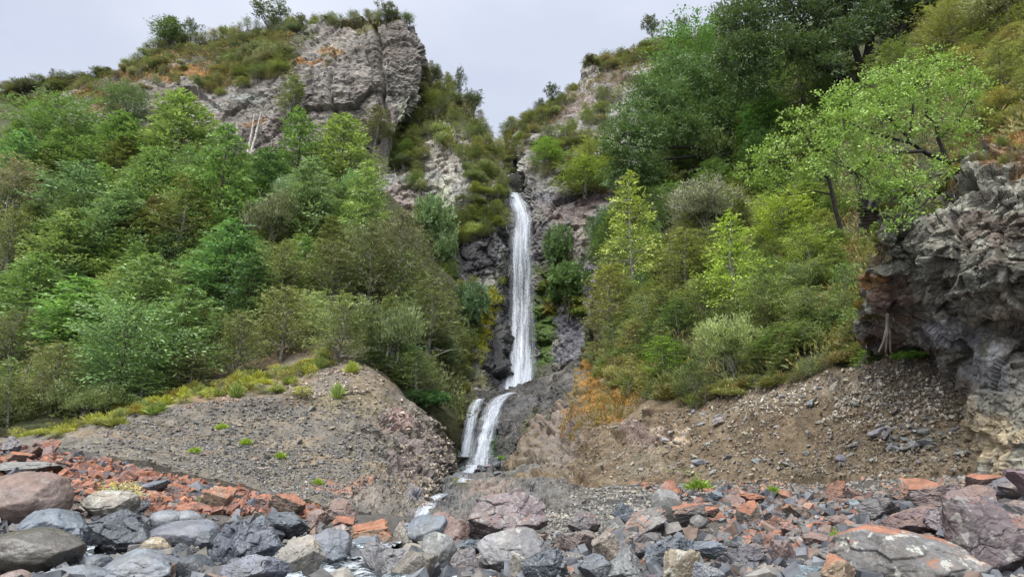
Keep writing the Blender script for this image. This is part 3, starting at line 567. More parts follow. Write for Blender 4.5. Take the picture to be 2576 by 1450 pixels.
def make_bush(seed, h=3.0, r=1.6, lobes=9, cl=55, k=12, ll=.2, lw=.05, upw=.9, spread=.8, stems=5, stem_h=.55, size=.42, gap=.0, sn=.03):
    """feathery shrub: brushes of narrow upright leaves spread on the skins of several uneven lobes"""
    rng = np.random.default_rng(seed); C, D, Nn = [], [], []; st = []
    for i in range(lobes):
        az = i*2.4+rng.normal(0, .3); rr = r*spread*math.sqrt((i+.3)/lobes)*rng.uniform(.55, 1)
        c = np.array([math.cos(az)*rr, math.sin(az)*rr, h*rng.uniform(.38, .78)*(1-.35*(rr/r)**2)]); R = np.array([.45*r, .45*r, .30*h])*rng.uniform(.7, 1.15)
        n = rng.normal(size=(cl, 3)); n[:, 2] = np.abs(n[:, 2])*.9-.25; n = unit(n)
        sh = rng.uniform(.55, 1.0, (cl, 1))*(1+.25*np.sin(n[:, :1]*7+seed))
        C.append(c+n*R*sh); D.append(n*(1-upw*.6)+np.array([0, 0, upw])+rng.normal(0, .22, (cl, 3))); Nn.append(n+rng.normal(0, .4, (cl, 3)))
        if i < stems:
            b = rng.normal(0, .08*r, 3); b[2] = -.3; m = (b+c)/2+rng.normal(0, .12*r, 3); st.append((np.array([b, m, c+np.array([0, 0, R[2]*.4])]), [sn*1.4*h/3, sn*h/3, .008]))
            for q in range(3):
                e = c+rng.normal(0, 1, 3)*R*.8; st.append((np.array([m, (m+e)/2+rng.normal(0, .1, 3), e]), [sn*.6*h/3, sn*.4*h/3, .005]))
    V, Q, Cc = sprays(np.concatenate(C), np.concatenate(D), np.concatenate(Nn), size*rng.uniform(.7, 1.3, lobes*cl), k, rng, ll, lw, fan=.5, jit=.22, bvar=.2, tip=(1.12, 1.14, .85))
    return (V, Q, Cc), tubes(st, 5), h, r
def make_broad(seed, h=5.0, r=2.6, limbs_=7, twigs=9, k=9, ll=.16, lw=.12, lean=(0, 0), trunk_r=.09, flat=.75, cl=2.6, size=.28, start=.18, th=1.0):
    """open tree of leaning limbs, forked branches and loose clumps of broad leaves on the twigs"""
    rng = np.random.default_rng(seed); st = []; C, D = [], []
    lean = np.array([lean[0], lean[1], 0.0])
    for i in range(limbs_):
        az = i*2.4+rng.normal(0, .4); el = rng.uniform(.35, 1.25); o = np.array([math.cos(az)*math.cos(el), math.sin(az)*math.cos(el), math.sin(el)])
        b0 = np.array([rng.normal(0, .05), rng.normal(0, .05), -.3]); b1 = np.array([0, 0, h*start*rng.uniform(.6, 1.2)])+lean*.15
        tipp = np.array([o[0]*r, o[1]*r, h*(start+(.97-start)*(.35+.65*o[2]))])+lean*h*.4; tipp[:2] *= rng.uniform(.6, 1)
        mid = b1*.45+tipp*.55+rng.normal(0, .12*r, 3)
        st.append((np.array([b0, b1, (b1+mid)/2+rng.normal(0, .06*r, 3), mid, tipp]), [trunk_r, trunk_r*.8, trunk_r*.55, trunk_r*.35, .01]))
        for q in range(twigs):
            s = rng.uniform(.15, 1); p0 = mid*(1-s)+tipp*s if s > .3 else b1*(.5-s)+mid*(.5+s)
            e = p0+unit(rng.normal(size=3)*np.array([1, 1, .6])+o*.6+np.array([0, 0, .35]))*r*rng.uniform(.25, .5)
            m2 = (p0+e)/2+rng.normal(0, .05*r, 3)
            st.append((np.array([p0, m2, e]), [trunk_r*.26, trunk_r*.15, .004*th]))
            n = int(cl*5); u = rng.uniform(.35, 1.05, n)[:, None]
            pc = np.where(u < .5, p0*(1-2*u)+m2*2*u, m2*(2-2*u)+e*(2*u-1))+rng.normal(0, .07*r, (n, 3))
            C.append(pc); D.append(unit(e-p0)+rng.normal(0, .6, (n, 3)))
    C = np.concatenate(C); D = np.concatenate(D); m = len(C)
    V, Q, Cc = sprays(C, D, np.array([0, 0, 1.0])+rng.normal(0, .35, (m, 3)), size*rng.uniform(.6, 1.3, m), k, rng, ll, lw, fan=.7, jit=.16, bvar=.16, tip=(1.15, 1.08, .8))
    return (V, Q, Cc), tubes(st, 6), h, r
def make_tuft(seed, h=.9, r=.5, n=420, ll=.5, lw=.035):
    rng = np.random.default_rng(seed); az = rng.uniform(0, 6.28, n); el = rng.uniform(.35, 1.5, n)
    d = np.stack([np.cos(az)*np.cos(el), np.sin(az)*np.cos(el), np.sin(el)], -1)
    base = d*np.array([r, r, h])*rng.uniform(.15, .62, (n, 1)); br = np.clip(1+rng.normal(0, .22, n), .5, 1.6)
    V, Q, C = leaves(base, d+rng.normal(0, .2, (n, 3))+np.array([0, 0, .35]), rng.normal(size=(n, 3)), ll*rng.uniform(.6, 1.2, n)*h, lw*rng.uniform(.7, 1.3, n)*1.6, br)
    return (V, Q, C), None, h, r
def reg(kind, seeds, fn, bark, **kw):
    L = []
    for s in seeds:
        (V, Q, C), st, h, r = fn(s, **kw)
        fm = mesh_from(kind+'_foliage', V, Q, LEAF, False, C); fm2 = None
        tm = mesh_from(kind+'_stems', st[0], st[1], bark, True) if st else None
        if tm:   # the same plant as one mesh, for far copies
            vv = np.concatenate([V, st[0]]); qq = np.concatenate([Q, st[1]+len(V)]); cc = np.concatenate([C, np.full((len(st[0]), 3), .9)])
            fm2 = mesh_from(kind, vv, qq, LEAF, False, cc); fm2.materials.append(bark)
            mi = np.zeros(len(qq), np.int32); mi[len(Q):] = 1; fm2.polygons.foreach_set('material_index', mi)
        bb = V.max(0), V.min(0)
        q = np.quantile(V, [.015, .985], axis=0)
        L.append(dict(f=fm, t=tm, one=fm2 or fm, h=float(q[1, 2]), r=float((q[1, 0]-q[0, 0])/2), cx=float((q[1, 0]+q[0, 0])/2)))
    PROTO[kind] = L
reg('beech', (1, 2, 3, 4), make_beech, BARK_M, h=9, r=3.3, nb=105, k=14, ll=.34, lw=.13)
reg('beech_wide', (5, 6, 7), make_beech, BARK_M, h=8, r=4.2, nb=110, k=14, ll=.34, lw=.13, prof='round')
reg('beech_young', (8, 9), make_beech, BARK_P, h=6, r=2.1, nb=84, k=15, ll=.17, lw=.08, sp=7, lift=.12)
reg('beech_bushy', (10, 11, 12, 13), make_beech, BARK_M, h=6, r=2.8, nb=84, k=15, ll=.24, lw=.10, prof='cone')
reg('kanuka', (20,), make_bush, BARK_P, h=5, r=2.2, lobes=13, cl=64, k=13, ll=.24, lw=.06, size=.5)
reg('heath', (30,), make_bush, BARK_M, h=2, r=1.1, lobes=7, cl=46, k=10, ll=.2, lw=.05, size=.42, upw=1.1)
reg('broadleaf', (40, 41), make_bush, BARK_M, h=4, r=2.0, lobes=12, cl=60, k=11, ll=.2, lw=.13, size=.32, upw=.25)
reg('fir', (50,), make_beech, BARK_D, h=6, r=1.6, nb=40, k=10, ll=.3, lw=.12, sp=5)
reg('sparse', (60, 61, 62), make_broad, BARK_D, h=4, r=1.8, limbs_=7, twigs=7, k=7, ll=.17, lw=.09, cl=1.6, size=.26, trunk_r=.06)
reg('tuft', (70, 71, 72), make_tuft, BARK_M)

def more(kind, seeds, fn, bark, **kw):
    old = PROTO.get(kind, []); reg(kind, seeds, fn, bark, **kw); PROTO[kind] = PROTO[kind]+old
more('kanuka', (23, 24, 25, 26), make_beech, BARK_P, h=5, r=2.0, nb=78, k=17, ll=.23, lw=.06, prof='dome', lift=.8, sp=7, low=.12)
more('kanuka', (27, 28), make_beech, BARK_P, h=6, r=2.0, nb=84, k=16, ll=.22, lw=.06, prof='cone', lift=.5, sp=7, low=.1)
more('heath', (34, 35, 36, 37, 38), make_beech, BARK_P, h=2, r=1.0, nb=40, k=13, ll=.17, lw=.05, prof='dome', lift=.9, sp=5, low=.05)
class Plants: all = []
LK = [1.65, 1.45, 1.8]
def fol(c): return tuple(min(.9, a*b) for a, b in zip(c, LK))
def plant(kind, var, pos, w, h, color, name, label=None, cat='tree', group=None, rot=None, parts=('trunk', 'crown'), single=False):
    color = fol(color); pr = PROTO[kind][var % len(PROTO[kind])]; sx = w/2/pr['r']; sz = h/pr['h']
    rot = random.uniform(0, 6.283) if rot is None else rot
    if single or pr['t'] is None:
        o = put(name, pr['one'], None, pos, (0, 0, rot), (sx, sx, sz), color)
    else:
        o = put(name, None, None, pos, (0, 0, rot), (sx, sx, sz))
        put(parts[0], pr['t'], o); put(parts[1], pr['f'], o, color=color)
    tag(o, label, cat, group)
    o['sx'] = 0.0; del o['sx']
    Plants.all.append(o)
    return o
def zat(py, d, px=1288.0): return P(px, py, d)[2]
def tree_at(kind, var, x0, y0, x1, y1, layer, color, name, label, cat='tree', group=None, single=False, rot=None, parts=('trunk', 'crown'), base=None):
    """stand a plant whose crown fills the given part of the frame, rooted on the terrain it grows from"""
    cx = (x0+x1)/2
    pos = layer.at(cx, base if base else y1); d = float(pos[1])
    w = abs(float(P(x1, (y0+y1)/2, d)[0]-P(x0, (y0+y1)/2, d)[0])); ctr = float(P(cx, (y0+y1)/2, d)[0])
    h = max(.3, float(P(cx, y0, d)[2]-pos[2]))
    return plant(kind, var, (ctr, d, float(pos[2])-.1), w, h, color, name, label, cat, group, rot, parts, single)
# ------------------------------------------------------------------ colours of foliage
G_MID = (.115, .20, .065); G_BRIGHT = (.17, .255, .085); G_BLUE = (.125, .205, .10); G_DEEP = (.07, .135, .05); G_OLIVE = (.125, .165, .055); G_DRAB = (.11, .14, .06)
G_YEL = (.24, .30, .085); G_LIME = (.33, .40, .06); G_GOLD = (.26, .24, .05); G_BROWN = (.15, .12, .055); G_GREY = (.16, .18, .12); G_DARK = (.04, .08, .035); G_PALE = (.22, .26, .11)
def jc(c, a=.12):
    k = random.uniform(1-a, 1+a); return tuple(min(1, v*k*random.uniform(1-a*.5, 1+a*.5)) for v in c)
LF = 'trees of the left hillside'; RF = 'trees of the right hillside'
# crown box in the frame (x0,y0,x1,y1), kind, colour, label
left = [
 (45, 255, 255, 400, 'beech_wide', G_MID, 'broad dark green round crowned tree in front of the distant ridge at upper left'),
 (262, 225, 388, 330, 'beech_wide', (.10, .16, .075), 'small round grey-green tree at the foot of the mossy outcrop'),
 (340, 245, 525, 430, 'beech', G_BRIGHT, 'fresh green double-topped tree standing highest in the left forest below the rocks'),
 (225, 285, 370, 430, 'beech', G_MID, 'mid green tree tucked between the round grey-green tree and the broad dark one'),
 (-20, 330, 115, 480, 'beech', (.12, .22, .09), 'bluish green tree at the left edge below the broad dark crown'),
 (470, 320, 650, 610, 'beech', (.125, .22, .07), 'tallest pointed green tree just left of the bleached dead trunks'),
 (680, 285, 800, 480, 'beech', G_MID, 'green tree right of the bleached dead trunks, against the cliff'),
 (770, 290, 945, 470, 'beech', G_BRIGHT, 'bright feathery green tree in front of the base of the tall cliff'),
 (700, 400, 862, 620, 'beech', (.15, .23, .11), 'pale grey-green cone shaped tree in the right part of the left forest'),
 (850, 410, 985, 640, 'beech', G_BRIGHT, 'bright green upright tree beside the brown rock knob'),
 (590, 380, 720, 520, 'beech', G_DEEP, 'dark green tree below the bleached dead trunks'),
 (120, 400, 300, 560, 'beech_bushy', G_BLUE, 'soft bluish green tree under the broad dark crown'),
 (290, 370, 470, 540, 'beech_bushy', (.135, .22, .08), 'dense green tree below the fresh green double-topped one'),
 (200, 480, 400, 650, 'beech', G_BLUE, 'layered blue-green tree in the middle of the left forest'),
 (380, 450, 530, 640, 'kanuka', G_OLIVE, 'olive brown feathery tree with a bare grey top amid the left forest'),
 (330, 500, 450, 600, 'kanuka', (.10, .10, .05), 'brownish feathery tree beside the layered blue-green one'),
 (80, 530, 250, 720, 'beech', G_BRIGHT, 'light green layered tree at left, above the lower fans'),
 (-30, 400, 110, 560, 'kanuka', (.20, .21, .13), 'pale flowering feathery tree at the left edge'),
 (-40, 530, 90, 700, 'kanuka', G_OLIVE, 'olive tree with bare pale stems at the left edge'),
 (480, 560, 680, 760, 'beech', (.11, .21, .08), 'layered green tree in the centre of the left forest'),
 (620, 490, 740, 640, 'kanuka', (.11, .14, .06), 'olive green fine-leaved tree right of the tallest pointed tree'),
 (560, 640, 700, 830, 'beech', G_DEEP, 'deep green tree beneath the centre of the left forest'),
 (300, 640, 470, 850, 'beech', (.13, .215, .08), 'green tree with a straight grey stem showing, left of centre'),
 (640, 610, 780, 790, 'kanuka', G_OLIVE, 'feathery olive tree with several grey stems, mid forest'),
 (760, 600, 900, 760, 'kanuka', (.12, .15, .06), 'olive tree with upright bare twigs left of the shaded rock wall'),
 (860, 560, 1000, 760, 'kanuka', G_DRAB, 'drab green tall feathery tree beside the gorge'),
 (950, 540, 1090, 790, 'kanuka', (.105, .125, .05), 'dark olive slender tree at the right end of the left forest'),
 (0, 640, 170, 830, 'beech', (.12, .21, .07), 'green tree at the left edge with drooping fans'),
 (90, 700, 310, 900, 'beech', (.15, .27, .085), 'broad tree of bright horizontal fans low on the left'),
 (190, 760, 440, 1010, 'beech_wide', (.125, .225, .08), 'lowest and brightest emerald tree at the foot of the left forest'),
 (380, 720, 560, 960, 'beech', (.13, .22, .08), 'green tree with pale lower branches beside the ochre patch'),
 (530, 780, 660, 930, 'kanuka', G_OLIVE, 'olive bushy tree behind the ochre soil patch'),
 (640, 720, 790, 880, 'kanuka', (.15, .19, .07), 'light olive rounded tree above the fallen dark logs'),
 (770, 740, 930, 900, 'kanuka', (.14, .19, .07), 'olive green spreading tree right of the fallen dark logs'),
 (900, 760, 1060, 930, 'kanuka', (.09, .13, .05), 'dark olive tree above the right shoulder of the bank'),
 (1000, 700, 1150, 880, 'kanuka', G_DRAB, 'brownish green feathery tree closest to the waterfall on the left'),
 (880, 880, 1010, 990, 'kanuka', (.08, .13, .045), 'dark green low tree behind the top of the bank'),
 (990, 880, 1110, 1000, 'kanuka', (.10, .15, .05), 'green low tree with a bare fallen branch beside it'),
 (-40, 780, 120, 960, 'kanuka', G_DRAB, 'greyish tree tangled with dead stems at the left edge'),
 (60, 860, 220, 1040, 'kanuka', (.13, .16, .06), 'olive tree with bare grey stems, low at left'),
 (-30, 940, 90, 1090, 'kanuka', G_OLIVE, 'low olive tree in the bottom left corner of the forest'),
 (150, 960, 300, 1060, 'kanuka', (.11, .15, .055), 'low dark olive tree in front of the emerald one'),
 (290, 930, 430, 1040, 'kanuka', (.10, .17, .06), 'low green tree right of the emerald one'),
 (420, 880, 540, 1000, 'kanuka', (.11, .14, .06), 'low olive tree just left of the ochre patch'),
 (1050, 980, 1130, 1060, 'broadleaf', (.07, .16, .05), 'glossy green shrub tree at the left lip of the lower cascade'),
 (1010, 975, 1080, 1045, 'broadleaf', (.10, .20, .07), 'lighter green shrub tree beside the right shoulder of the bank'),
 (1045, 500, 1130, 670, 'broadleaf', (.11, .19, .07), 'fresh green glossy tree in the cleft beside the brown rock knob'),
 (1145, 715, 1225, 860, 'broadleaf', (.06, .115, .045), 'dark glossy shrub tree hanging left of the mossy streak'),
 (1100, 590, 1150, 700, 'broadleaf', (.085, .15, .05), 'green shrub tree left of the black wet rock'),
 (695, 195, 770, 290, 'kanuka', (.10, .145, .05), 'lone green bushy tree growing on the cliff face'),
 (905, 270, 985, 370, 'kanuka', (.09, .11, .05), 'dark small tree at the lower corner of the tall cliff face'),
]
for n, (x0, y0, x1, y1, k, c, lb) in enumerate(left):
    lay = left_slope if y1 > 330 else left_bluff
    if x0 > 1010 and y1 < 900: lay = left_spur
    if lb.startswith('lone') or lb.startswith('dark small'): lay = left_bluff
    nm = {'beech': 'beech_tree', 'beech_wide': 'beech_tree', 'beech_bushy': 'beech_tree', 'kanuka': 'tea_tree', 'broadleaf': 'broadleaf_tree'}[k]
    base = min(y1+(20 if lay is left_slope else 0), 1090)
    tree_at(k, n, x0, y0, x1, y1, lay, jc(c, .06), nm, lb, 'tree', LF, base=base)
LK[:] = [1.62, 1.5, 1.55]
right = [
 (1640, 230, 1850, 450, 'beech_wide', (.085, .145, .06), 'dark green rounded tree directly behind the right part of the black-limbed spreading tree'),
 (1790, 120, 1990, 330, 'beech_wide', (.08, .16, .055), 'leafy green tree left of the pale-stemmed one'),
 (1640, 75, 1850, 250, 'beech_wide', (.09, .17, .06), 'green tree on the skyline of the right hillside'),
 (1632, 140, 1730, 290, 'beech_bushy', (.09, .15, .06), 'rounded green tree in front of the skyline rocks'),
 (1850, 230, 2010, 420, 'beech', (.07, .15, .05), 'deep green tree behind the pale-stemmed tree'),
 (1700, 330, 1850, 480, 'kanuka', (.11, .16, .06), 'olive tree right of the large spreading one'),
 (1560, 430, 1700, 560, 'beech_bushy', (.07, .14, .055), 'dark green tree under the large spreading crown'),
 (1940, 105, 2110, 330, 'kanuka', (.16, .22, .10), 'grey-green tree on slender pale stems in the upper right'),
 (1520, 440, 1665, 800, 'beech_young', G_YEL, 'tall yellow-green young tree of open tiers beside the gorge'),
 (1785, 540, 1945, 830, 'beech_young', (.24, .34, .08), 'shorter yellow-green young tree of open tiers in the middle of the right slope'),
 (1900, 480, 2050, 640, 'kanuka', (.20, .26, .055), 'yellowish green bushy tree left of the leaning dark trunk'),
 (1960, 560, 2110, 740, 'kanuka', (.17, .24, .06), 'soft yellow-green bush left of the mossy rock edge'),
 (1690, 470, 1850, 620, 'kanuka', G_GREY, 'grey-green feathery shrub above the middle of the right slope'),
 (1650, 580, 1800, 750, 'kanuka', (.14, .17, .07), 'grey-stemmed olive shrub between the two young yellow-green trees'),
 (1480, 660, 1610, 860, 'kanuka', (.16, .17, .06), 'golden olive drooping shrub at the gorge edge'),
 (1600, 720, 1740, 860, 'kanuka', (.13, .155, .06), 'olive shrub behind the round grassy bush'),
 (1710, 700, 1850, 850, 'kanuka', (.12, .16, .055), 'olive green shrub under the grey-stemmed one'),
 (1850, 690, 2000, 860, 'kanuka', (.13, .19, .07), 'green shrub below the shorter young tree'),
 (1980, 720, 2110, 860, 'kanuka', (.15, .20, .09), 'greyish green shrub at the foot of the mossy rock edge'),
 (1760, 800, 1900, 960, 'kanuka', (.17, .23, .09), 'pale green shrub above the dark undercut'),
 (1880, 810, 2040, 930, 'kanuka', (.11, .17, .065), 'green shrub drooping over the dark undercut'),
 (1625, 840, 1722, 965, 'kanuka', (.13, .22, .04), 'round dark-bodied bush with bright upright tips above the brown bank'),
 (1560, 800, 1640, 900, 'kanuka', (.19, .20, .08), 'pale brownish green shrub left of the round bush'),
 (1700, 900, 1800, 1010, 'kanuka', (.085, .13, .045), 'dark green shrub right of the round bush at the bank top'),
 (1370, 570, 1440, 700, 'broadleaf', (.065, .115, .04), 'dark glossy shrub on the wall right of the waterfall, upper one'),
 (1385, 665, 1475, 790, 'broadleaf', (.08, .14, .05), 'glossy green shrub on the wall right of the waterfall, lower one'),
 (1480, 520, 1580, 680, 'kanuka', (.055, .10, .04), 'dark green shrub in the shade of the right gorge rock'),
 (1400, 400, 1540, 490, 'kanuka', (.13, .19, .055), 'olive green rounded shrub on the ledge above the right gorge rock'),
 (1340, 345, 1420, 420, 'kanuka', (.13, .22, .055), 'bright small shrub above the lip of the waterfall'),
 (1440, 350, 1560, 440, 'kanuka', (.17, .22, .06), 'yellow-green shrub left of the large spreading tree'),
 (2080, 160, 2180, 260, 'kanuka', (.07, .12, .05), 'dark green shrub left of the great dark tree base'),
 (2180, 110, 2330, 280, 'kanuka', (.12, .165, .06), 'olive shrub right of the great dark tree base'),
 (2330, 10, 2480, 160, 'kanuka', (.16, .19, .07), 'olive shrub on the top right slope'),
 (2440, -60, 2600, 110, 'kanuka', (.18, .21, .09), 'straw-tinted shrub in the top right corner'),
 (2470, 100, 2600, 250, 'kanuka', (.17, .20, .085), 'straw-green shrub at the right edge, second from the top'),
 (2350, 130, 2470, 230, 'kanuka', (.18, .18, .08), 'shrub with brownish dead tips on the top right slope'),
 (2470, 220, 2560, 320, 'kanuka', (.20, .20, .07), 'light olive shrub above the orange-brown moss slope'),
 (1730, 400, 1860, 520, 'beech_bushy', (.10, .17, .07), 'small bright-topped tree under the limbs of the large spreading one'),
 (1860, 330, 1990, 480, 'beech_bushy', (.065, .125, .05), 'shaded dark tree in the middle of the right slope'),
]
for n, (x0, y0, x1, y1, k, c, lb) in enumerate(right):
    lay = right_slope
    if x1 < 1600 and y1 < 800 and k != 'beech_young': lay = right_spur
    if y1 < 300 and x1 < 1750: lay = right_slope
    nm = {'beech': 'beech_tree', 'beech_wide': 'beech_tree', 'beech_bushy': 'beech_tree', 'beech_young': 'young_beech_tree', 'kanuka': 'tea_tree', 'broadleaf': 'broadleaf_tree'}[k]
    tree_at(k, n+1, x0, y0, x1, y1, lay, jc(c, .05), nm, lb, 'tree', RF, base=y1-(8 if lay is right_slope else 0))

# ---- trees with their own limbs
def custom(name, label, pos, pr, color, bark, rot=0):
    (V, Q, C), st, h, r = pr
    o = put(name, None, None, pos, (0, 0, rot)); tag(o, label, 'tree', RF)
    put('trunk', mesh_from('trunk', st[0], st[1], bark, True), o); put('crown', mesh_from('crown', V, Q, LEAF, False, C), o, color=fol(color))
    return o
# great dark tree in the upper right: trunk foot (2180,215)
def limb_tree(seed, limbs, clumps, k, ll, lw, size, nperm, tr, jit=.14, tip=(1.15, 1.08, .8)):
    """limbs: lists of points with radii; foliage clumps (centre, radii) joined to the nearest limb by twigs"""
    rng = np.random.default_rng(seed); st = [(np.array(p, float), r) for p, r in limbs]; C, D = [], []
    LP = np.concatenate([np.array(p, float)[1:] for p, r in limbs])
    for c, R in clumps:
        c = np.array(c, float); R = np.array(R, float); n = int(nperm*np.prod(R)**.6)
        u = unit(rng.normal(size=(n, 3)))*rng.uniform(.35, 1, (n, 1)); pos = c+u*R; C.append(pos)
        D.append(u*.8+rng.normal(0, .4, (n, 3))+np.array([0, 0, .15]))
        a = LP[np.argmin(((LP-c)**2).sum(1))]
        for q in range(4):
            e = c+unit(rng.normal(size=3))*R*.75; m = (a+e)/2+rng.normal(0, .08, 3)*np.linalg.norm(e-a)
            st.append((np.array([a, m, e]), [tr, tr*.6, .012*tr/.05]))
            for z in range(2):
                e2 = e+rng.normal(0, .45, 3)*R; st.append((np.array([m, (m+e2)/2, e2]), [tr*.5, tr*.3, .01*tr/.05]))
    C = np.concatenate(C); m = len(C)
    return sprays(C, np.concatenate(D), np.array([0, 0, 1.0])+rng.normal(0, .4, (m, 3)), size*rng.uniform(.6, 1.3, m), k, rng, ll, lw, fan=.7, jit=jit, bvar=.17, tip=tip), tubes(st, 6), 0, 0
def rel(px, py, d, o): return tuple(P(px, py, d)-o)
def clump_list(lst, o):
    out = []
    for px, py, d, rx, ry in lst:
        k = d/F; out.append((rel(px, py, d, o), (rx*k*1.05, min(rx, 90)*k*.95, ry*k*1.25)))
    return out
d0 = 45.0; base = right_slope.at(2180, 235); o = P(2180, 235, d0); o = np.array([o[0], d0, base[2] if abs(base[1]-d0) < 3 else o[2]])
bs = right_slope.at(2170, 225); d0 = float(bs[1]); o = np.array(bs, float)
def lp(*pts): return [rel(a, b, d0+c, o) for a, b, c in pts]
k0 = d0/F
pr = limb_tree(101, [(lp((2175, 240, 0), (2180, 170, 0), (2190, 100, -.5), (2200, 20, -1), (2190, -60, -1)), np.array([20, 16, 11, 7, 3])*k0), (lp((2165, 235, 0), (2120, 180, -.6), (2080, 120, -1.5), (2020, 60, -2), (1980, -10, -2)), np.array([16, 12, 8, 5, 2])*k0),
    (lp((2170, 230, 0), (2110, 200, -1), (2040, 150, -2), (1950, 110, -2.5), (1870, 120, -3)), np.array([13, 9, 6, 4, 2])*k0), (lp((2180, 225, 0), (2230, 150, -.6), (2270, 70, -1), (2330, 10, -1.5)), np.array([14, 9, 6, 3])*k0), (lp((2175, 200, 0), (2150, 120, .5), (2130, 40, .8), (2110, -40, 1)), np.array([13, 9, 6, 3])*k0),
    (lp((2180, 180, 0), (2240, 110, .6), (2310, 60, .8), (2390, 20, .8)), np.array([10, 7, 5, 2])*k0)],
    clump_list([(1870, 60, d0-2.5, 80, 50), (1930, 10, d0-2, 90, 50), (1850, 140, d0-3, 70, 40), (1950, 120, d0-3, 80, 45), (2030, 50, d0-1, 80, 50), (2080, -20, d0-1, 90, 50), (1990, -50, d0-1, 100, 40), (2180, -40, d0-1, 90, 50), (2280, -10, d0-1, 80, 45), (2350, 40, d0, 70, 40), (2400, -30, d0, 70, 50), (2050, 120, d0-2.6, 60, 30), (2310, 110, d0+1, 50, 40), (1900, 200, d0-2.5, 70, 36), (2250, 60, d0+1.5, 60, 40), (2120, 50, d0+2, 80, 60), (2190, 40, d0-2.5, 60, 34), (2240, -20, d0-2, 70, 40), (2130, 90, d0-2.5, 60, 28), (2080, 170, d0-3, 50, 24), (2260, 130, d0-1.5, 44, 24)], o), 12, .24, .12, .55, 95, .07)
custom('great_tree', 'huge dark spreading tree with thick black forked trunk at the top right', o, pr, (.062, .10, .045), BARK_D)
# limbs of the large spreading tree, seen from below
bs = right_slope.at(1850, 440); d1 = float(bs[1]); o = np.array(bs, float)
def lp1(*pts): return [rel(a, b, d1+c, o) for a, b, c in pts]
k1 = d1/F
pr = limb_tree(102, [(lp1((1850, 450, 0), (1830, 390, -.5), (1750, 392, -1), (1680, 400, -1.5), (1610, 420, -2)), np.array([10, 8, 5, 3, 1])*k1), (lp1((1845, 430, 0), (1800, 375, -.6), (1730, 370, -1.4), (1640, 372, -2), (1560, 360, -2.6)), np.array([9, 7, 5, 3, 1])*k1),
    (lp1((1845, 430, 0), (1800, 340, -.5), (1730, 300, -1), (1650, 290, -1.4)), np.array([8, 6, 3.5, 1.2])*k1), (lp1((1848, 430, 0), (1830, 300, .2), (1790, 220, .4), (1740, 180, .4)), np.array([8, 6, 3.5, 1.2])*k1), (lp1((1850, 430, 0), (1780, 420, -1), (1700, 440, -1.4), (1640, 450, -1.6)), np.array([6, 5, 3, 1])*k1)],
    clump_list([(1560, 350, d1-2.5, 60, 50), (1600, 300, d1-2, 70, 45), (1680, 250, d1-1, 80, 50), (1760, 200, d1, 80, 45), (1640, 340, d1-2.5, 60, 40), (1720, 320, d1-1.6, 70, 35), (1590, 410, d1-2.2, 50, 35), (1560, 450, d1-1.5, 45, 30), (1640, 440, d1-1.5, 45, 26), (1790, 290, d1-.4, 60, 40), (1700, 180, d1+.5, 60, 40), (1620, 240, d1-1, 60, 40), (1840, 240, d1, 60, 50)], o), 12, .22, .11, .5, 90, .05)
custom('spreading_tree', 'spreading tree with long black horizontal limbs fanning toward the gorge', o, pr, (.085, .145, .06), BARK_D)
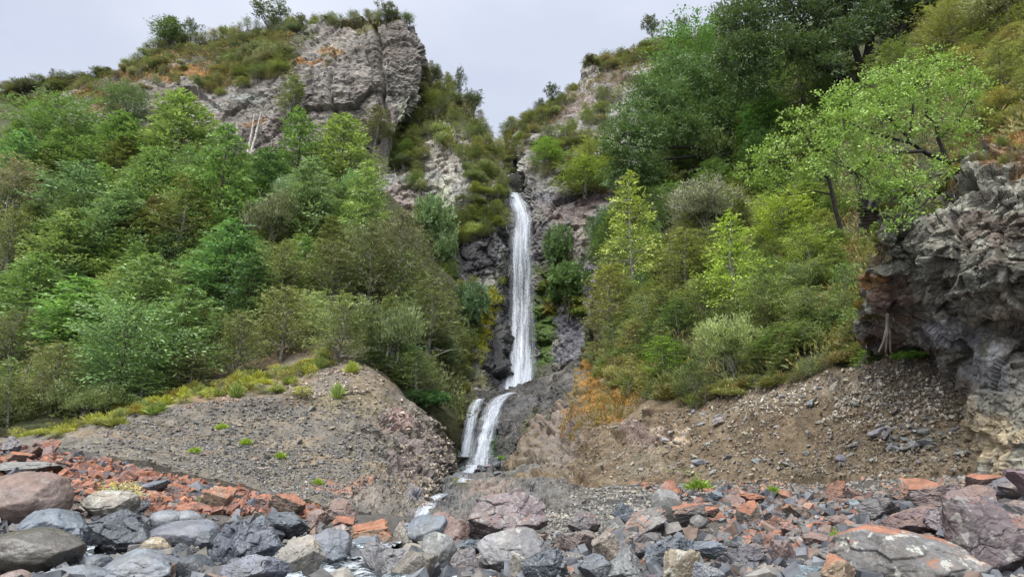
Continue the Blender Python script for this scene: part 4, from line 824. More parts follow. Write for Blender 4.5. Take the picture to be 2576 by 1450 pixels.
# bright broad-leaved tree leaning out over the near cliff
bs = P(2390, 425, 15.0); d2 = 15.0; o = np.array(bs, float)
def lp2(*pts): return [rel(a, b, d2+c, o) for a, b, c in pts]
k2 = d2/F
pr = limb_tree(103, [(lp2((2420, 470, .6), (2385, 410, 0), (2330, 385, -.3), (2285, 355, -.5), (2295, 290, -.5), (2300, 230, -.5)), np.array([9, 8, 6, 5, 3.5, 1.5])*k2), (lp2((2385, 410, 0), (2360, 350, 0), (2355, 310, 0), (2330, 290, 0), (2335, 200, 0), (2350, 150, 0)), np.array([6, 5, 4.5, 4, 2.5, 1.2])*k2),
    (lp2((2290, 360, -.5), (2230, 345, -.7), (2180, 330, -.9), (2120, 300, -1), (2090, 290, -1)), np.array([4, 3.5, 3, 2, 1])*k2), (lp2((2320, 380, -.4), (2250, 385, -.8), (2190, 400, -1), (2150, 430, -1)), np.array([5, 4, 3, 1])*k2), (lp2((2290, 350, -.5), (2240, 300, -.5), (2200, 260, -.4), (2150, 235, -.3)), np.array([5, 4, 3, 1])*k2), (lp2((2360, 350, 0), (2410, 300, .2), (2440, 250, .3)), np.array([5, 3, 1])*k2),
    (lp2((2395, 430, -.2), (2330, 450, -.9), (2300, 500, -1.1), (2295, 560, -1.1)), np.array([3, 2, 1.2, .6])*k2), (lp2((2395, 430, -.2), (2350, 480, -1), (2320, 520, -1.2), (2270, 540, -1.2)), np.array([3, 2, 1.2, .6])*k2)],
    clump_list([(2330, 160, d2, 60, 26), (2390, 175, d2+.2, 55, 30), (2250, 200, d2-.2, 60, 30), (2190, 225, d2-.3, 55, 28), (2300, 225, d2-.4, 60, 30), (2370, 240, d2, 60, 32), (2440, 215, d2+.3, 45, 35), (2440, 270, d2+.3, 40, 30), (2130, 265, d2-.6, 55, 25), (2090, 310, d2-1, 50, 30), (2160, 310, d2-1, 50, 30), (2220, 290, d2-.8, 50, 28), (2120, 360, d2-1, 50, 30), (2190, 370, d2-1, 50, 28), (2080, 400, d2-1, 40, 30), (2150, 430, d2-1, 50, 28), (2240, 420, d2-1, 40, 25), (2220, 470, d2-1.1, 40, 25), (2310, 470, d2-1.1, 35, 26), (2290, 540, d2-1.2, 26, 30), (2400, 330, d2-.2, 40, 24), (2450, 330, d2, 30, 22), (2430, 390, d2-.3, 34, 20), (2270, 330, d2-.8, 40, 20), (2100, 240, d2-.5, 36, 18), (2260, 250, d2-.6, 60, 26), (2340, 300, d2-.3, 50, 24), (2200, 420, d2-1.1, 44, 22), (2260, 480, d2-1.2, 40, 24), (2180, 500, d2-1.1, 36, 20), (2360, 430, d2-.8, 44, 22), (2340, 520, d2-1.1, 30, 26), (2240, 560, d2-1.2, 30, 20)], o), 10, .066, .046, .2, 330, .010, jit=.25, tip=(1.12, 1.08, .85))
custom('leaning_broadleaf_tree', 'bright lime green broad-leaved tree leaning out over the near dark cliff', o, pr, (.165, .265, .07), BARK_D)
# lime tree branches left of it and the leaning dark trunk
bs = right_slope.at(2125, 615); d3 = float(bs[1]); o = np.array(bs, float); k3 = d3/F
def lp3(*pts): return [rel(a, b, d3+c, o) for a, b, c in pts]
pr = limb_tree(104, [(lp3((2128, 625, 0), (2105, 540, -.4), (2085, 450, -.8), (2060, 390, -1), (2030, 350, -1)), np.array([7, 5.5, 4.5, 3, 1])*k3), (lp3((2085, 450, -.8), (2040, 420, -1), (1990, 410, -1.2)), np.array([3.5, 2, .8])*k3), (lp3((2095, 490, -.6), (2050, 480, -.8), (1990, 490, -1)), np.array([3, 2, .8])*k3)],
    clump_list([(2030, 350, d3-1, 50, 26), (1970, 370, d3-1.2, 45, 22), (1920, 400, d3-1.2, 45, 22), (1890, 435, d3-1.2, 40, 20), (1980, 430, d3-1.2, 45, 22), (2050, 420, d3-1, 40, 22), (1930, 465, d3-1, 40, 20), (2000, 300, d3-1, 40, 22)], o), 8, .13, .09, .3, 110, .02, jit=.22)
custom('lime_tree', 'yellow-green tree on a thin leaning dark trunk left of the near cliff', o, pr, (.16, .25, .065), BARK_D)
# pale stems and dead wood
def snag(name, label, layer, paths, rr, bark, cat='dead tree', group=None):
    b = layer.at(paths[0][0][0], paths[0][0][1]); d = float(b[1])-.3
    st = []
    for p in paths:
        pts = np.array([P(a[0], a[1], d+(a[2] if len(a) > 2 else 0)) for a in p])
        st.append((pts-b, np.linspace(rr, rr*.35, len(p))*d/F))
    v, q = tubes(st, 6); o = put(name, mesh_from(name, v, q, bark, True), None, b); tag(o, label, cat, group)
    return o
G = 'bleached trunks at the foot of the cliff'
snag('dead_tree', 'tall bleached dead trunk leaning against the cliff foot, left one of the close pair', left_bluff, [[(624, 385), (634, 330), (640, 285)]], 4.2, BARK_W, group=G)
snag('dead_tree', 'tall bleached dead trunk against the cliff foot, right one of the close pair', left_bluff, [[(630, 390), (645, 335), (656, 285)], [(645, 335), (650, 310)]], 4.2, BARK_W, group=G)
snag('dead_tree', 'short bleached stump below the pair of dead trunks', left_bluff, [[(620, 400), (634, 385), (642, 375)]], 4, BARK_W, group=G)
snag('dead_tree', 'thin pale dead stem left of the bleached pair', left_bluff, [[(596, 345), (597, 325), (596, 308)]], 2.5, BARK_W, group=G)
snag('dead_branches', 'tangle of bare grey branches at the left edge of the forest', left_slope, [[(10, 600, -3), (14, 540, -3.5), (22, 490, -4)], [(12, 570, -3), (30, 550, -4), (48, 535, -4)], [(14, 585, -3), (34, 570, -4), (56, 562, -4)]], 3, BARK_P)
snag('dead_branches', 'bare grey stems low at left among olive trees', left_slope, [[(20, 1020, -2), (28, 940, -4), (20, 890, -4)], [(50, 1020, -2), (60, 960, -4), (80, 900, -4)], [(40, 1000, -3), (70, 930, -4), (66, 880, -4)], [(100, 1030, -2), (95, 970, -4), (110, 930, -4)]], 2.6, BARK_P)
snag('fallen_log', 'blackened fallen log lying at the top of the scree bank', left_slope, [[(826, 862, -2), (845, 880, -2), (866, 918, -2.5)], [(828, 862, -2), (850, 866, -2)]], 5, BARK_D, 'log')
snag('fallen_branch', 'thin dark branch lying across the brown top of the bank', mound, [[(862, 992, -.2), (890, 990, -.3), (920, 985, -.2)]], 2.2, BARK_D, 'branch')
snag('fallen_branch', 'bare pale branch reaching from the forest toward the waterfall', left_slope, [[(1100, 920, 0), (1080, 900, -1), (1056, 884, -1)], [(1080, 900, -1), (1130, 880, -1), (1150, 878, -1)], [(1110, 882, -1), (1090, 872, -1)]], 1.8, BARK_P, 'branch')
snag('tree_root', 'twisted pale root hanging down the red rock under the near cliff', near_cliff, [[(2233, 790, -.4), (2232, 820, -.5), (2222, 860, -.5), (2210, 885, -.4)], [(2233, 800, -.4), (2238, 840, -.5), (2240, 885, -.4)], [(2232, 820, -.5), (2230, 855, -.5), (2228, 887, -.4)]], 5, BARK_M, 'root')
# ---- skyline and cliff-top plants
sky_tr = [
 (388, 48, 480, 108, 'beech_bushy', (.08, .125, .055), left_bluff, 'dark bushy tree on the skyline at the left shoulder of the bluff'), (462, 50, 505, 105, 'sparse', (.08, .11, .055), left_bluff, 'small dark tree right beside the bushy one on the left shoulder'), (640, 5, 725, 82, 'sparse', (.09, .12, .07), left_bluff, 'open-crowned skyline tree in the middle of the bluff top'),
 (735, 35, 780, 80, 'sparse', (.09, .11, .06), left_bluff, 'thin bare-topped skyline shrub right of the open-crowned tree'), (945, 6, 1000, 60, 'sparse', (.09, .11, .06), left_bluff, 'small ragged tree on the very top of the tall rock face'), (120, 172, 138, 205, 'fir', (.06, .09, .055), far_hill, 'small pointed conifer alone on the distant ridge'), (236, 165, 252, 190, 'fir', (.07, .10, .06), far_hill, 'second tiny conifer on the distant ridge, near the bluff'),
 (1140, 172, 1172, 260, 'sparse', (.08, .10, .06), left_spur, 'tall thin skyline tree just right of the tall rock face'), (1170, 226, 1216, 305, 'sparse', (.08, .10, .065), left_spur, 'gnarled skyline tree with a bent pale stem over the gorge'), (1080, 165, 1115, 215, 'sparse', (.08, .10, .06), left_spur, 'twiggy skyline shrub at the foot of the tall rock face edge'),
 (1612, 44, 1672, 100, 'sparse', (.07, .095, .05), right_spur, 'dark ragged tree on the right skyline above the rocks'), (1372, 214, 1412, 262, 'sparse', (.07, .09, .05), right_spur, 'small dark skyline tree low on the right ridge, second above the gorge'), (1350, 245, 1372, 285, 'sparse', (.07, .09, .05), right_spur, 'small dark skyline tree low on the right ridge, nearest the gorge'), (1468, 138, 1500, 170, 'sparse', (.08, .09, .06), right_spur, 'grey twiggy shrub on the step of the right skyline'),
 (1700, 45, 1730, 95, 'sparse', (.07, .10, .05), right_spur, 'thin skyline tree left of the great dark tree'), (1780, 10, 1870, 110, 'sparse', (.08, .12, .055), right_slope, 'loose leafy tree on the skyline against the great dark tree'),
]
for n, (x0, y0, x1, y1, k, c, lay, lb) in enumerate(sky_tr):
    tree_at(k, n, x0, y0, x1, y1+4, lay, c, 'skyline_tree' if k != 'fir' else 'conifer', lb, 'tree', 'trees standing on the skyline', parts=('trunk', 'crown'))
def inpoly(x, y, poly):
    c = False; j = len(poly)-1
    for i in range(len(poly)):
        if (poly[i][1] > y) != (poly[j][1] > y) and x < (poly[j][0]-poly[i][0])*(y-poly[i][1])/(poly[j][1]-poly[i][1])+poly[i][0]: c = not c
        j = i
    return c
def scatter_px(poly, n, mind=0):
    xs = [p[0] for p in poly]; ys = [p[1] for p in poly]; out = []; tr = 0
    while len(out) < n and tr < n*60:
        tr += 1; x, y = random.uniform(min(xs), max(xs)), random.uniform(min(ys), max(ys))
        if inpoly(x, y, poly) and (not mind or all((x-a)**2+(y-b)**2 > mind*mind for a, b in out)): out.append((x, y))
    return out
def shrubs(poly, n, mind, kinds, cols, wpx, hpx, lay, name, label, group, cat='shrub', single=True):
    for i, (x, y) in enumerate(scatter_px(poly, n, mind)):
        w = random.uniform(*wpx); h = random.uniform(*hpx)
        tree_at(random.choice(kinds), random.randrange(40), x-w/2, y-h, x+w/2, y, lay, jc(random.choice(cols), .12), name, label, cat, group, single)
HC = [(.10, .13, .06), (.13, .155, .065), (.095, .12, .06), (.145, .15, .075), (.12, .16, .06), (.15, .17, .08)]
shrubs([(330, 150), (400, 105), (520, 95), (620, 72), (740, 66), (740, 110), (700, 200), (600, 215), (520, 150), (420, 170), (350, 190)], 120, 12, ['heath', 'heath'], HC, (18, 38), (14, 32), left_bluff, 'heath_shrub', 'small olive shrub in the scrub on the sloping left top of the bluff', 'scrub on the bluff top')
shrubs([(740, 62), (860, 44), (1030, 40), (1040, 62), (930, 56), (860, 62), (740, 84)], 34, 8, ['heath'], HC, (16, 30), (14, 26), left_bluff, 'heath_shrub', 'low shrub fringing the top edge of the tall rock face', 'scrub along the top edge of the tall face')
shrubs([(520, 200), (620, 150), (720, 110), (730, 160), (690, 200), (560, 250), (500, 240)], 22, 16, ['kanuka', 'heath'], HC+[G_OLIVE], (30, 55), (24, 42), left_bluff, 'heath_shrub', 'olive shrub growing in the cleft left of the tall rock face', 'scrub in the cleft of the bluff')
shrubs([(165, 235), (330, 165), (480, 160), (480, 215), (250, 265), (170, 250)], 26, 16, ['heath'], HC, (18, 36), (16, 30), left_bluff, 'heath_shrub', 'low shrub on the orange-mossed outcrops at the left end of the bluff', 'scrub on the mossy outcrops')
shrubs([(0, 235), (130, 205), (340, 182), (340, 240), (160, 270), (0, 330)], 60, 12, ['kanuka', 'heath'], [(.09, .11, .055), (.08, .10, .05), (.12, .13, .07)], (22, 50), (14, 34), far_hill, 'ridge_shrub', 'small olive shrub on the distant ridge at the left edge', 'scrub on the distant ridge')
shrubs([(1045, 250), (1065, 180), (1110, 195), (1170, 250), (1215, 320), (1255, 390), (1265, 440), (1200, 470), (1190, 330), (1080, 300), (1000, 330), (1010, 300)], 70, 14, ['kanuka', 'heath', 'kanuka'], HC+[(.10, .15, .05), (.13, .16, .05)], (20, 38), (24, 46), left_spur, 'gorge_shrub', 'olive shrub on the steep spur between the tall rock face and the gorge', 'scrub on the spur left of the gorge')
shrubs([(960, 330), (1040, 330), (1060, 420), (1060, 520), (1090, 620), (1040, 500), (1020, 430), (960, 420)], 26, 15, ['kanuka', 'kanuka'], HC+[(.10, .16, .055), (.12, .18, .07)], (30, 50), (28, 44), left_spur, 'gorge_shrub', 'green shrub in the gully between the brown knob and the pale rock', 'scrub in the gully by the brown knob')
shrubs([(1130, 530), (1190, 500), (1270, 480), (1280, 560), (1210, 610), (1140, 620)], 26, 14, ['kanuka', 'heath', 'kanuka'], [(.11, .145, .055), (.15, .19, .05), (.08, .11, .04)], (28, 50), (22, 40), left_spur, 'gorge_shrub', 'green shrub on the ledge above the black wet rock', 'scrub above the black wet rock')
shrubs([(1150, 700), (1280, 720), (1260, 760), (1200, 880), (1140, 940), (1120, 880)], 16, 16, ['heath', 'tuft'], [(.13, .16, .03), (.10, .12, .03)], (20, 36), (16, 30), left_spur, 'gorge_shrub', 'mossy yellow-green clump on the wet wall left of the waterfall', 'clumps on the wet left wall')
shrubs([(1265, 330), (1300, 312), (1345, 285), (1400, 255), (1460, 220), (1460, 250), (1400, 290), (1340, 330), (1300, 400), (1275, 470)], 44, 11, ['heath', 'kanuka'], HC+[(.12, .15, .05)], (18, 38), (18, 34), right_spur, 'ridge_shrub', 'olive shrub along the crest of the ridge right of the gorge', 'scrub on the right ridge crest')
shrubs([(1475, 165), (1540, 148), (1620, 120), (1700, 100), (1790, 95), (1790, 150), (1640, 150), (1520, 185)], 44, 11, ['heath', 'kanuka'], HC+[(.12, .15, .05)], (20, 44), (14, 32), right_spur, 'ridge_shrub', 'dark olive shrub along the upper part of the right skyline', 'scrub on the upper right skyline')
shrubs([(1350, 350), (1430, 330), (1500, 250), (1560, 230), (1540, 330), (1460, 400), (1360, 460), (1330, 430)], 30, 18, ['kanuka', 'heath'], HC+[(.13, .17, .05)], (26, 50), (20, 40), right_spur, 'ridge_shrub', 'green shrub on the broken rock slope above the waterfall lip', 'scrub on the rock above the lip')
shrubs([(1340, 760), (1400, 700), (1480, 690), (1460, 800), (1400, 800)], 14, 16, ['broadleaf', 'heath'], [(.06, .12, .03), (.10, .14, .03)], (26, 44), (22, 36), right_spur, 'gorge_shrub', 'dark glossy clump on the mossy wall right of the waterfall', 'clumps on the wet right wall')
shrubs([(1060, 300), (1180, 330), (1240, 430), (1280, 480), (1200, 540), (1160, 420), (1080, 360)], 22, 16, ['kanuka', 'heath'], [(.12, .16, .06), (.15, .18, .06), (.10, .14, .05)], (26, 44), (26, 44), left_spur, 'gorge_shrub', 'feathery olive shrub around the pale rock left of the gorge', 'scrub around the pale gorge rock')
shrubs([(1050, 640), (1140, 700), (1190, 860), (1150, 940), (1060, 880), (1030, 760)], 26, 20, ['kanuka', 'beech_bushy'], [(.11, .16, .055), (.09, .14, .05), (.13, .17, .06)], (40, 66), (46, 76), left_spur, 'gorge_tree', 'small green tree on the dark wall at the right end of the left forest', 'small trees at the gorge mouth', 'tree')
LK[:] = [1.62, 1.46, 1.75]
shrubs([(1085, 930), (1180, 880), (1195, 960), (1160, 1040), (1130, 1110), (1110, 1060)], 22, 14, ['heath', 'kanuka', 'tuft'], [(.12, .16, .045), (.15, .17, .05), (.10, .15, .045)], (26, 46), (22, 42), left_spur, 'gorge_shrub', 'green clump on the rocks between the left bank and the lower cascade', 'clumps left of the lower cascade')
shrubs([(1105, 1040), (1160, 1010), (1165, 1060), (1150, 1120), (1120, 1150)], 12, 12, ['tuft', 'heath'], [(.13, .17, .03), (.16, .18, .04)], (20, 34), (18, 30), ledge, 'fern_tuft', 'fern and moss tuft beside the left strand of the lower cascade', 'tufts beside the lower cascade', 'plant')
# ---- infill forest
FC = [G_MID, G_BLUE, G_OLIVE, G_MID, (.14, .22, .08), G_BRIGHT]
shrubs([(0, 420), (200, 420), (450, 430), (640, 450), (760, 470), (900, 560), (1040, 700), (1120, 830), (1120, 1000), (1030, 990), (900, 880), (760, 860), (640, 860), (560, 930), (440, 990), (250, 1050), (0, 1090)], 125, 30, ['beech', 'beech_bushy', 'beech', 'kanuka'], FC, (70, 115), (85, 140), left_slope, 'forest_tree', 'green tree filling the left forest between the larger crowns', 'smaller trees filling the left forest', 'tree')
LK[:] = [1.62, 1.5, 1.55]
RC = [(.10, .16, .06), (.13, .18, .07), (.09, .14, .05), (.16, .20, .07), (.12, .15, .06), (.12, .19, .07)]
shrubs([(1540, 620), (1600, 480), (1700, 330), (1760, 200), (2100, 150), (2150, 300), (2080, 420), (2100, 700), (2180, 880), (1990, 950), (1850, 950), (1650, 940), (1500, 900)], 150, 26, ['kanuka', 'beech_bushy', 'kanuka', 'beech'], RC, (55, 100), (70, 120), right_slope, 'hillside_tree', 'olive green tree filling the right hillside between the larger crowns', 'smaller trees filling the right hillside', 'tree')
shrubs([(2300, 120), (2620, -60), (2620, 330), (2480, 330), (2430, 240), (2330, 210)], 46, 24, ['kanuka', 'heath'], [(.16, .19, .08), (.19, .21, .095), (.13, .16, .06), (.17, .17, .08)], (50, 95), (40, 80), right_slope, 'slope_shrub', 'straw-tinted olive shrub on the open slope at the top right', 'shrubs on the top right slope')
shrubs([(1480, 880), (1620, 880), (1640, 960), (1750, 1000), (1850, 970), (2050, 930), (2180, 880), (2180, 900), (2050, 950), (1860, 990), (1740, 1025), (1600, 1000), (1500, 960)], 74, 11, ['heath', 'tuft', 'heath'], [(.13, .15, .05), (.12, .11, .04), (.10, .14, .045), (.17, .18, .065)], (34, 66), (26, 50), right_slope, 'bank_shrub', 'low shrub draping the top edge of the brown bank', 'shrubs along the edge of the brown bank')
shrubs([(300, 1062), (450, 1020), (620, 990), (700, 985), (760, 960), (870, 900), (900, 880), (820, 880), (740, 930), (600, 960), (420, 1000), (300, 1035)], 64, 11, ['tuft', 'heath'], [(.24, .27, .05), (.20, .20, .05), (.15, .19, .06)], (24, 46), (18, 36), mound, 'scrub_tuft', 'yellow-green tuft on the flat top of the scree bank', 'tufts on top of the scree bank')
shrubs([(30, 1100), (130, 1098), (300, 1062), (300, 1050), (130, 1080), (30, 1085)], 30, 10, ['tuft', 'heath'], [(.22, .24, .06), (.17, .19, .055)], (26, 50), (18, 34), mound, 'scrub_tuft', 'yellow-green tuft where the scree bank meets the left forest', 'tufts at the left end of the scree bank')
tree_at('heath', 1, 735, 965, 785, 997, mound, (.27, .30, .04), 'cushion_shrub', 'round bright yellow-green cushion shrub on top of the scree bank', 'shrub', 'tufts on top of the scree bank')
tree_at('tuft', 1, 868, 902, 903, 935, mound, (.22, .27, .06), 'grassy_shrub', 'upright pale green grassy shrub at the highest point of the bank', 'shrub')
tree_at('tuft', 0, 835, 958, 866, 1000, mound, (.18, .25, .08), 'grassy_shrub', 'fresh green grassy shrub just below the top of the bank', 'shrub')
tree_at('heath', 2, 2140, 870, 2230, 918, right_slope, (.15, .27, .06), 'herb_clump', 'leafy light green herb clump below the hanging root', 'plant')
tree_at('broadleaf', 0, 2255, 882, 2330, 920, right_slope, (.16, .30, .06), 'herb_clump', 'bright green broad-leaved herb clump under the grey rock wall', 'plant')
tree_at('heath', 0, 1140, 1110, 1170, 1140, ledge, (.14, .18, .04), 'fern_clump', 'green fern clump beside the left strand of the lower cascade', 'plant')
tree_at('tuft', 2, 1245, 1140, 1275, 1165, ledge, (.12, .22, .05), 'fern_clump', 'green fern clump right of the foot of the lower cascade', 'plant')
def roots(name, label, lay, spots, seed, n=7):
    rng = np.random.default_rng(seed); b = lay.at(*spots[0][:2]); st = []; d = float(b[1]); k = d/F
    for px, py, ln in spots:
        for q in range(n):
            x = px+rng.normal(0, 9); y = py+rng.normal(0, 5); L = ln*rng.uniform(.5, 1.2); pts = []
            for t in np.linspace(0, 1, 6):
                w = lay.at(x, y+L*t); pts.append(w-b+np.array([rng.normal(0, .02), -.08-.1*math.sin(t*3), rng.normal(0, .01)])); x += rng.normal(0, 2.2)
            st.append((np.array(pts), np.linspace(1.1, .35, 6)*k))
    v, f = tubes(st, 4); o = put(name, mesh_from(name, v, f, BARK_M, True), None, b); tag(o, label, 'roots', 'rootlets hanging down the right bank')
for px, ln, lb in ((2090, 40, 'short rootlets hanging from the edge of the right bank, leftmost bunch'), (2165, 60, 'bunch of dry rootlets below the turf edge, left of the longest bunch'), (2215, 120, 'longest bunch of grey rootlets hanging down the right bank'), (2275, 70, 'bunch of rootlets just right of the longest bunch'), (2330, 75, 'tangle of pale rootlets below the grey rock ledge'), (2370, 110, 'rightmost bunch of reddish rootlets beside the pale rock wall')):
    roots('hanging_roots', lb, right_slope, [(px, 950-(px-2090)*.12, ln), (px+16, 948-(px-2090)*.12, ln*.8)], px)
shrubs([(2110, 600), (2200, 545), (2205, 700), (2240, 760), (2180, 900), (2080, 900), (2090, 740)], 26, 16, ['heath', 'kanuka', 'tuft'], [(.13, .15, .05), (.15, .15, .045), (.11, .15, .05), (.16, .12, .04)], (34, 60), (28, 52), right_slope, 'mossy_shrub', 'mossy olive shrub along the left edge of the near cliff', 'shrubs along the left edge of the near cliff')
shrubs([(2200, 560), (2235, 620), (2220, 720), (2260, 800), (2180, 880), (2160, 800), (2190, 700)], 14, 14, ['heath', 'tuft'], [(.15, .13, .03), (.12, .14, .04), (.18, .11, .03)], (22, 40), (16, 34), near_cliff, 'moss_cushion', 'golden moss cushion hanging on the left edge of the near cliff', 'moss cushions on the near cliff', 'moss')
shrubs([(2200, 505), (2330, 480), (2430, 400), (2600, 380), (2600, 410), (2450, 440), (2340, 520), (2210, 540)], 22, 16, ['heath', 'tuft'], [(.13, .15, .045), (.16, .13, .04), (.12, .13, .05)], (22, 44), (14, 28), near_cliff, 'clifftop_tuft', 'low olive tuft on the top edge of the near cliff', 'tufts on the top of the near cliff')
# ---- ground cover (uncountable)
def cover(name, poly, n, lay, cols, ll, lw, k=9, size=.35, up=.8, label=None, cat='ground cover'):
    pts = np.array(scatter_px(poly, n)); V, Nn = lay.many(pts[:, 0], pts[:, 1]); rng = np.random.default_rng(len(pts))
    m = len(V); D = np.array([0, 0, up])+Nn*.5+rng.normal(0, .4, (m, 3))
    v, q, c = sprays(V, D, Nn+rng.normal(0, .5, (m, 3)), size*rng.uniform(.5, 1.4, m), k, rng, ll, lw, fan=.7, jit=.25)
    cc = np.array([random.choice(cols) for _ in range(m)])*np.array([1.6, 1.45, 1.5]); c = c*np.repeat(np.repeat(cc, k, 0), 4, 0)
    o = put(name, mesh_from(name, v, q, LEAF, False, c)); tag(o, label, cat, None, 'stuff')
FL = [(0, 270), (200, 300), (450, 370), (700, 400), (900, 450), (1050, 580), (1180, 800), (1180, 1080), (1040, 990), (900, 890), (740, 890), (600, 920), (470, 990), (250, 1060), (0, 1100)]
cover('undergrowth', FL, 6500, left_slope, [(.07, .09, .035), (.09, .12, .045), (.06, .08, .03)], .3, .1, 10, .7, label='low olive undergrowth covering the left forest floor')
cover('undergrowth', [(1510, 900), (1520, 640), (1600, 470), (1700, 260), (1850, 110), (2100, 60), (2576, -40), (2620, 330), (2450, 360), (2200, 500), (2190, 880), (2000, 940), (1850, 960), (1640, 980)], 6500, right_slope, [(.09, .11, .04), (.12, .14, .05), (.07, .09, .03), (.14, .13, .05)], .22, .07, 10, .5, label='low olive undergrowth covering the right hillside')
cover('orange_moss', [(1480, 920), (1600, 930), (1640, 990), (1560, 1060), (1440, 1110), (1390, 1130), (1430, 1040), (1470, 980)], 900, right_slope, [(.16, .09, .018), (.13, .09, .02), (.11, .095, .03), (.12, .13, .045), (.13, .12, .05)], .09, .045, 10, .22, label='orange and golden moss on the rocks left of the brown bank', cat='moss')
cover('dry_moss', [(2380, 360), (2620, 260), (2620, 420), (2480, 370), (2400, 420)], 700, right_slope, [(.16, .09, .03), (.14, .085, .035), (.13, .12, .04)], .07, .035, 9, .14, label='rusty moss and heath on the slope above the near cliff', cat='moss')
cover('bluff_scrub', [(175, 245), (330, 175), (400, 115), (520, 102), (740, 72), (740, 120), (640, 200), (560, 240), (500, 170), (400, 180), (200, 255)], 1500, left_bluff, [(.09, .10, .04), (.12, .12, .05), (.15, .10, .04)], .35, .12, 8, .6, label='low heath between the shrubs on the bluff top')
cover('spur_scrub', [(1065, 180), (1170, 260), (1250, 380), (1270, 470), (1200, 500), (1180, 400), (1080, 330), (990, 340)], 800, left_spur, [(.09, .11, .04), (.12, .13, .05)], .3, .1, 8, .5, label='low heath on the spur left of the gorge')
cover('right_scrub', [(1285, 330), (1460, 220), (1480, 160), (1640, 110), (1800, 95), (1800, 150), (1560, 190), (1460, 260), (1330, 350), (1300, 440)], 900, right_spur, [(.09, .10, .04), (.12, .12, .05), (.14, .10, .045)], .35, .11, 8, .5, label='low heath on the crest right of the gorge')
cover('wet_moss', [(1196, 880), (1215, 790), (1245, 720), (1262, 760), (1235, 860), (1215, 920)], 260, left_spur, [(.20, .22, .02), (.14, .17, .02)], .18, .08, 9, .4, label='bright yellow-green moss streak on the wet wall left of the fall', cat='moss')
# ------------------------------------------------------------------ rocks
ORANGE = (.27, .115, .065); PINK = (.17, .12, .10)
B = {
 'grey': boulder_mat('grey_boulder', rough=.5), 'smooth': boulder_mat('smooth_boulder', rough=.42, veins=.1), 'wet': boulder_mat('wet_boulder', rough=.24, veins=.15),
 'orange': boulder_mat('orange_lichen_boulder', ORANGE, .66, .7), 'otop': boulder_mat('orange_topped_boulder', ORANGE, .5, .65), 'red': boulder_mat('red_boulder', PINK, .5, .65), 'speck': boulder_mat('lichened_boulder', ORANGE, .28, .75, speck=.65),
 'pale': boulder_mat('pale_boulder', rough=.75, speck=.5), 'purple': boulder_mat('purple_boulder', (.22, .10, .07), .22, .6, speck=.3),
}
_ico = {}
def ico(n):
    if n not in _ico:
        bm = bmesh.new(); bmesh.ops.create_icosphere(bm, subdivisions=n, radius=1.0)
        v = np.array([x.co[:] for x in bm.verts]); f = np.array([[q.index for q in p.verts] for p in bm.faces]); bm.free(); _ico[n] = (unit(v), f)
    return _ico[n]
def rock(seed, sub=5, planes=11, sharp=60.0, rnd=0.0, rough=.05, flat=(1, 1, 1)):
    """boulder: a ball cut by random planes, edges worn by `sharp`, blended toward a smooth ovoid by `rnd`"""
    rng = np.random.default_rng(seed); d, f = ico(sub)
    planes = max(6, planes-2) if rnd < .28 else planes+3; i_ = np.arange(planes)+.5; ph = np.arccos(1-2*i_/planes); th = i_*2.399963; n = np.stack([np.cos(th)*np.sin(ph), np.sin(th)*np.sin(ph), np.cos(ph)], 1)+rng.normal(0, .28, (planes, 3)); n = unit(n); h = rng.uniform(.55, 1.0, planes)
    q = np.clip(d@n.T, .02, None)/h; r = 1/(np.power(np.power(q, sharp).sum(1), 1/sharp)); r = np.clip(r, .3, 1.7)
    r = r*(1-rnd)+rnd*.85; v = d*r[:, None]
    k = fbm(v*1.7+seed, 4)*rough*1.1*(1-.5*rnd)+crag(v*2.2+seed, .9)*rough*2.6*(1-rnd)**2+crag(v*5+seed, .9)*rough*.9*(1-rnd)**2+fbm(v*7+seed, 3)*rough*.35
    v = v*(1+k)[:, None]*np.array(flat)
    return v, f
def place_rock(x0, y0, x1, y1, style, col, label, rnd=.1, planes=11, dz=0.0, deep=.8, tilt=None, name='boulder', sharp=46., rough=.05, dd=None):
    seed = int(x0*7+y0*3)+11
    by = min(y1, 1475); ym = (y0+y1)/2; cx = (x0+x1)/2
    pos = bed.at(cx, by-(by-y0)*.12); d = float(dd or pos[1])
    w = (x1-x0)/F*d*1.03; 
    zt, zb = float(P(cx, y0, d)[2]), float(P(cx, y1, d)[2])
    hgt = (zt-zb)*1.0
    rnd = rnd*.5 if rnd < .28 else rnd; v, f = rock(seed, 6 if (x1-x0) > 110 else 5, planes, sharp, rnd, rough)
    rng = np.random.default_rng(seed); a = rng.uniform(0, 6.28) if tilt is None else tilt
    M = np.array(Euler((rng.normal(0, .3), rng.normal(0, .3), a)).to_matrix()); v = v@M.T
    lo, hi = v.min(0), v.max(0); v = (v-(lo+hi)/2)/(hi-lo)
    v = v*np.array([w, max(w, hgt)*deep, hgt*1.12])
    c = np.array([float(P(cx, ym, d)[0]), d+max(w, hgt)*deep*.22, (zt+zb)/2-hgt*.06+dz])
    o = put(name, mesh_from(name, v, f, B[style], rnd > .28), None, c, color=tuple(v_*.92 for v_ in col)); tag(o, label, 'rock' if name == 'rock' else 'boulder', 'boulders along the river')
    return o
BG = (.105, .125, .148); DG = (.06, .07, .082); LG = (.165, .182, .205); WG = (.19, .178, .155); TN = (.30, .25, .17); PU = (.12, .11, .114); RB = (.19, .14, .125); PL = (.15, .16, .19)
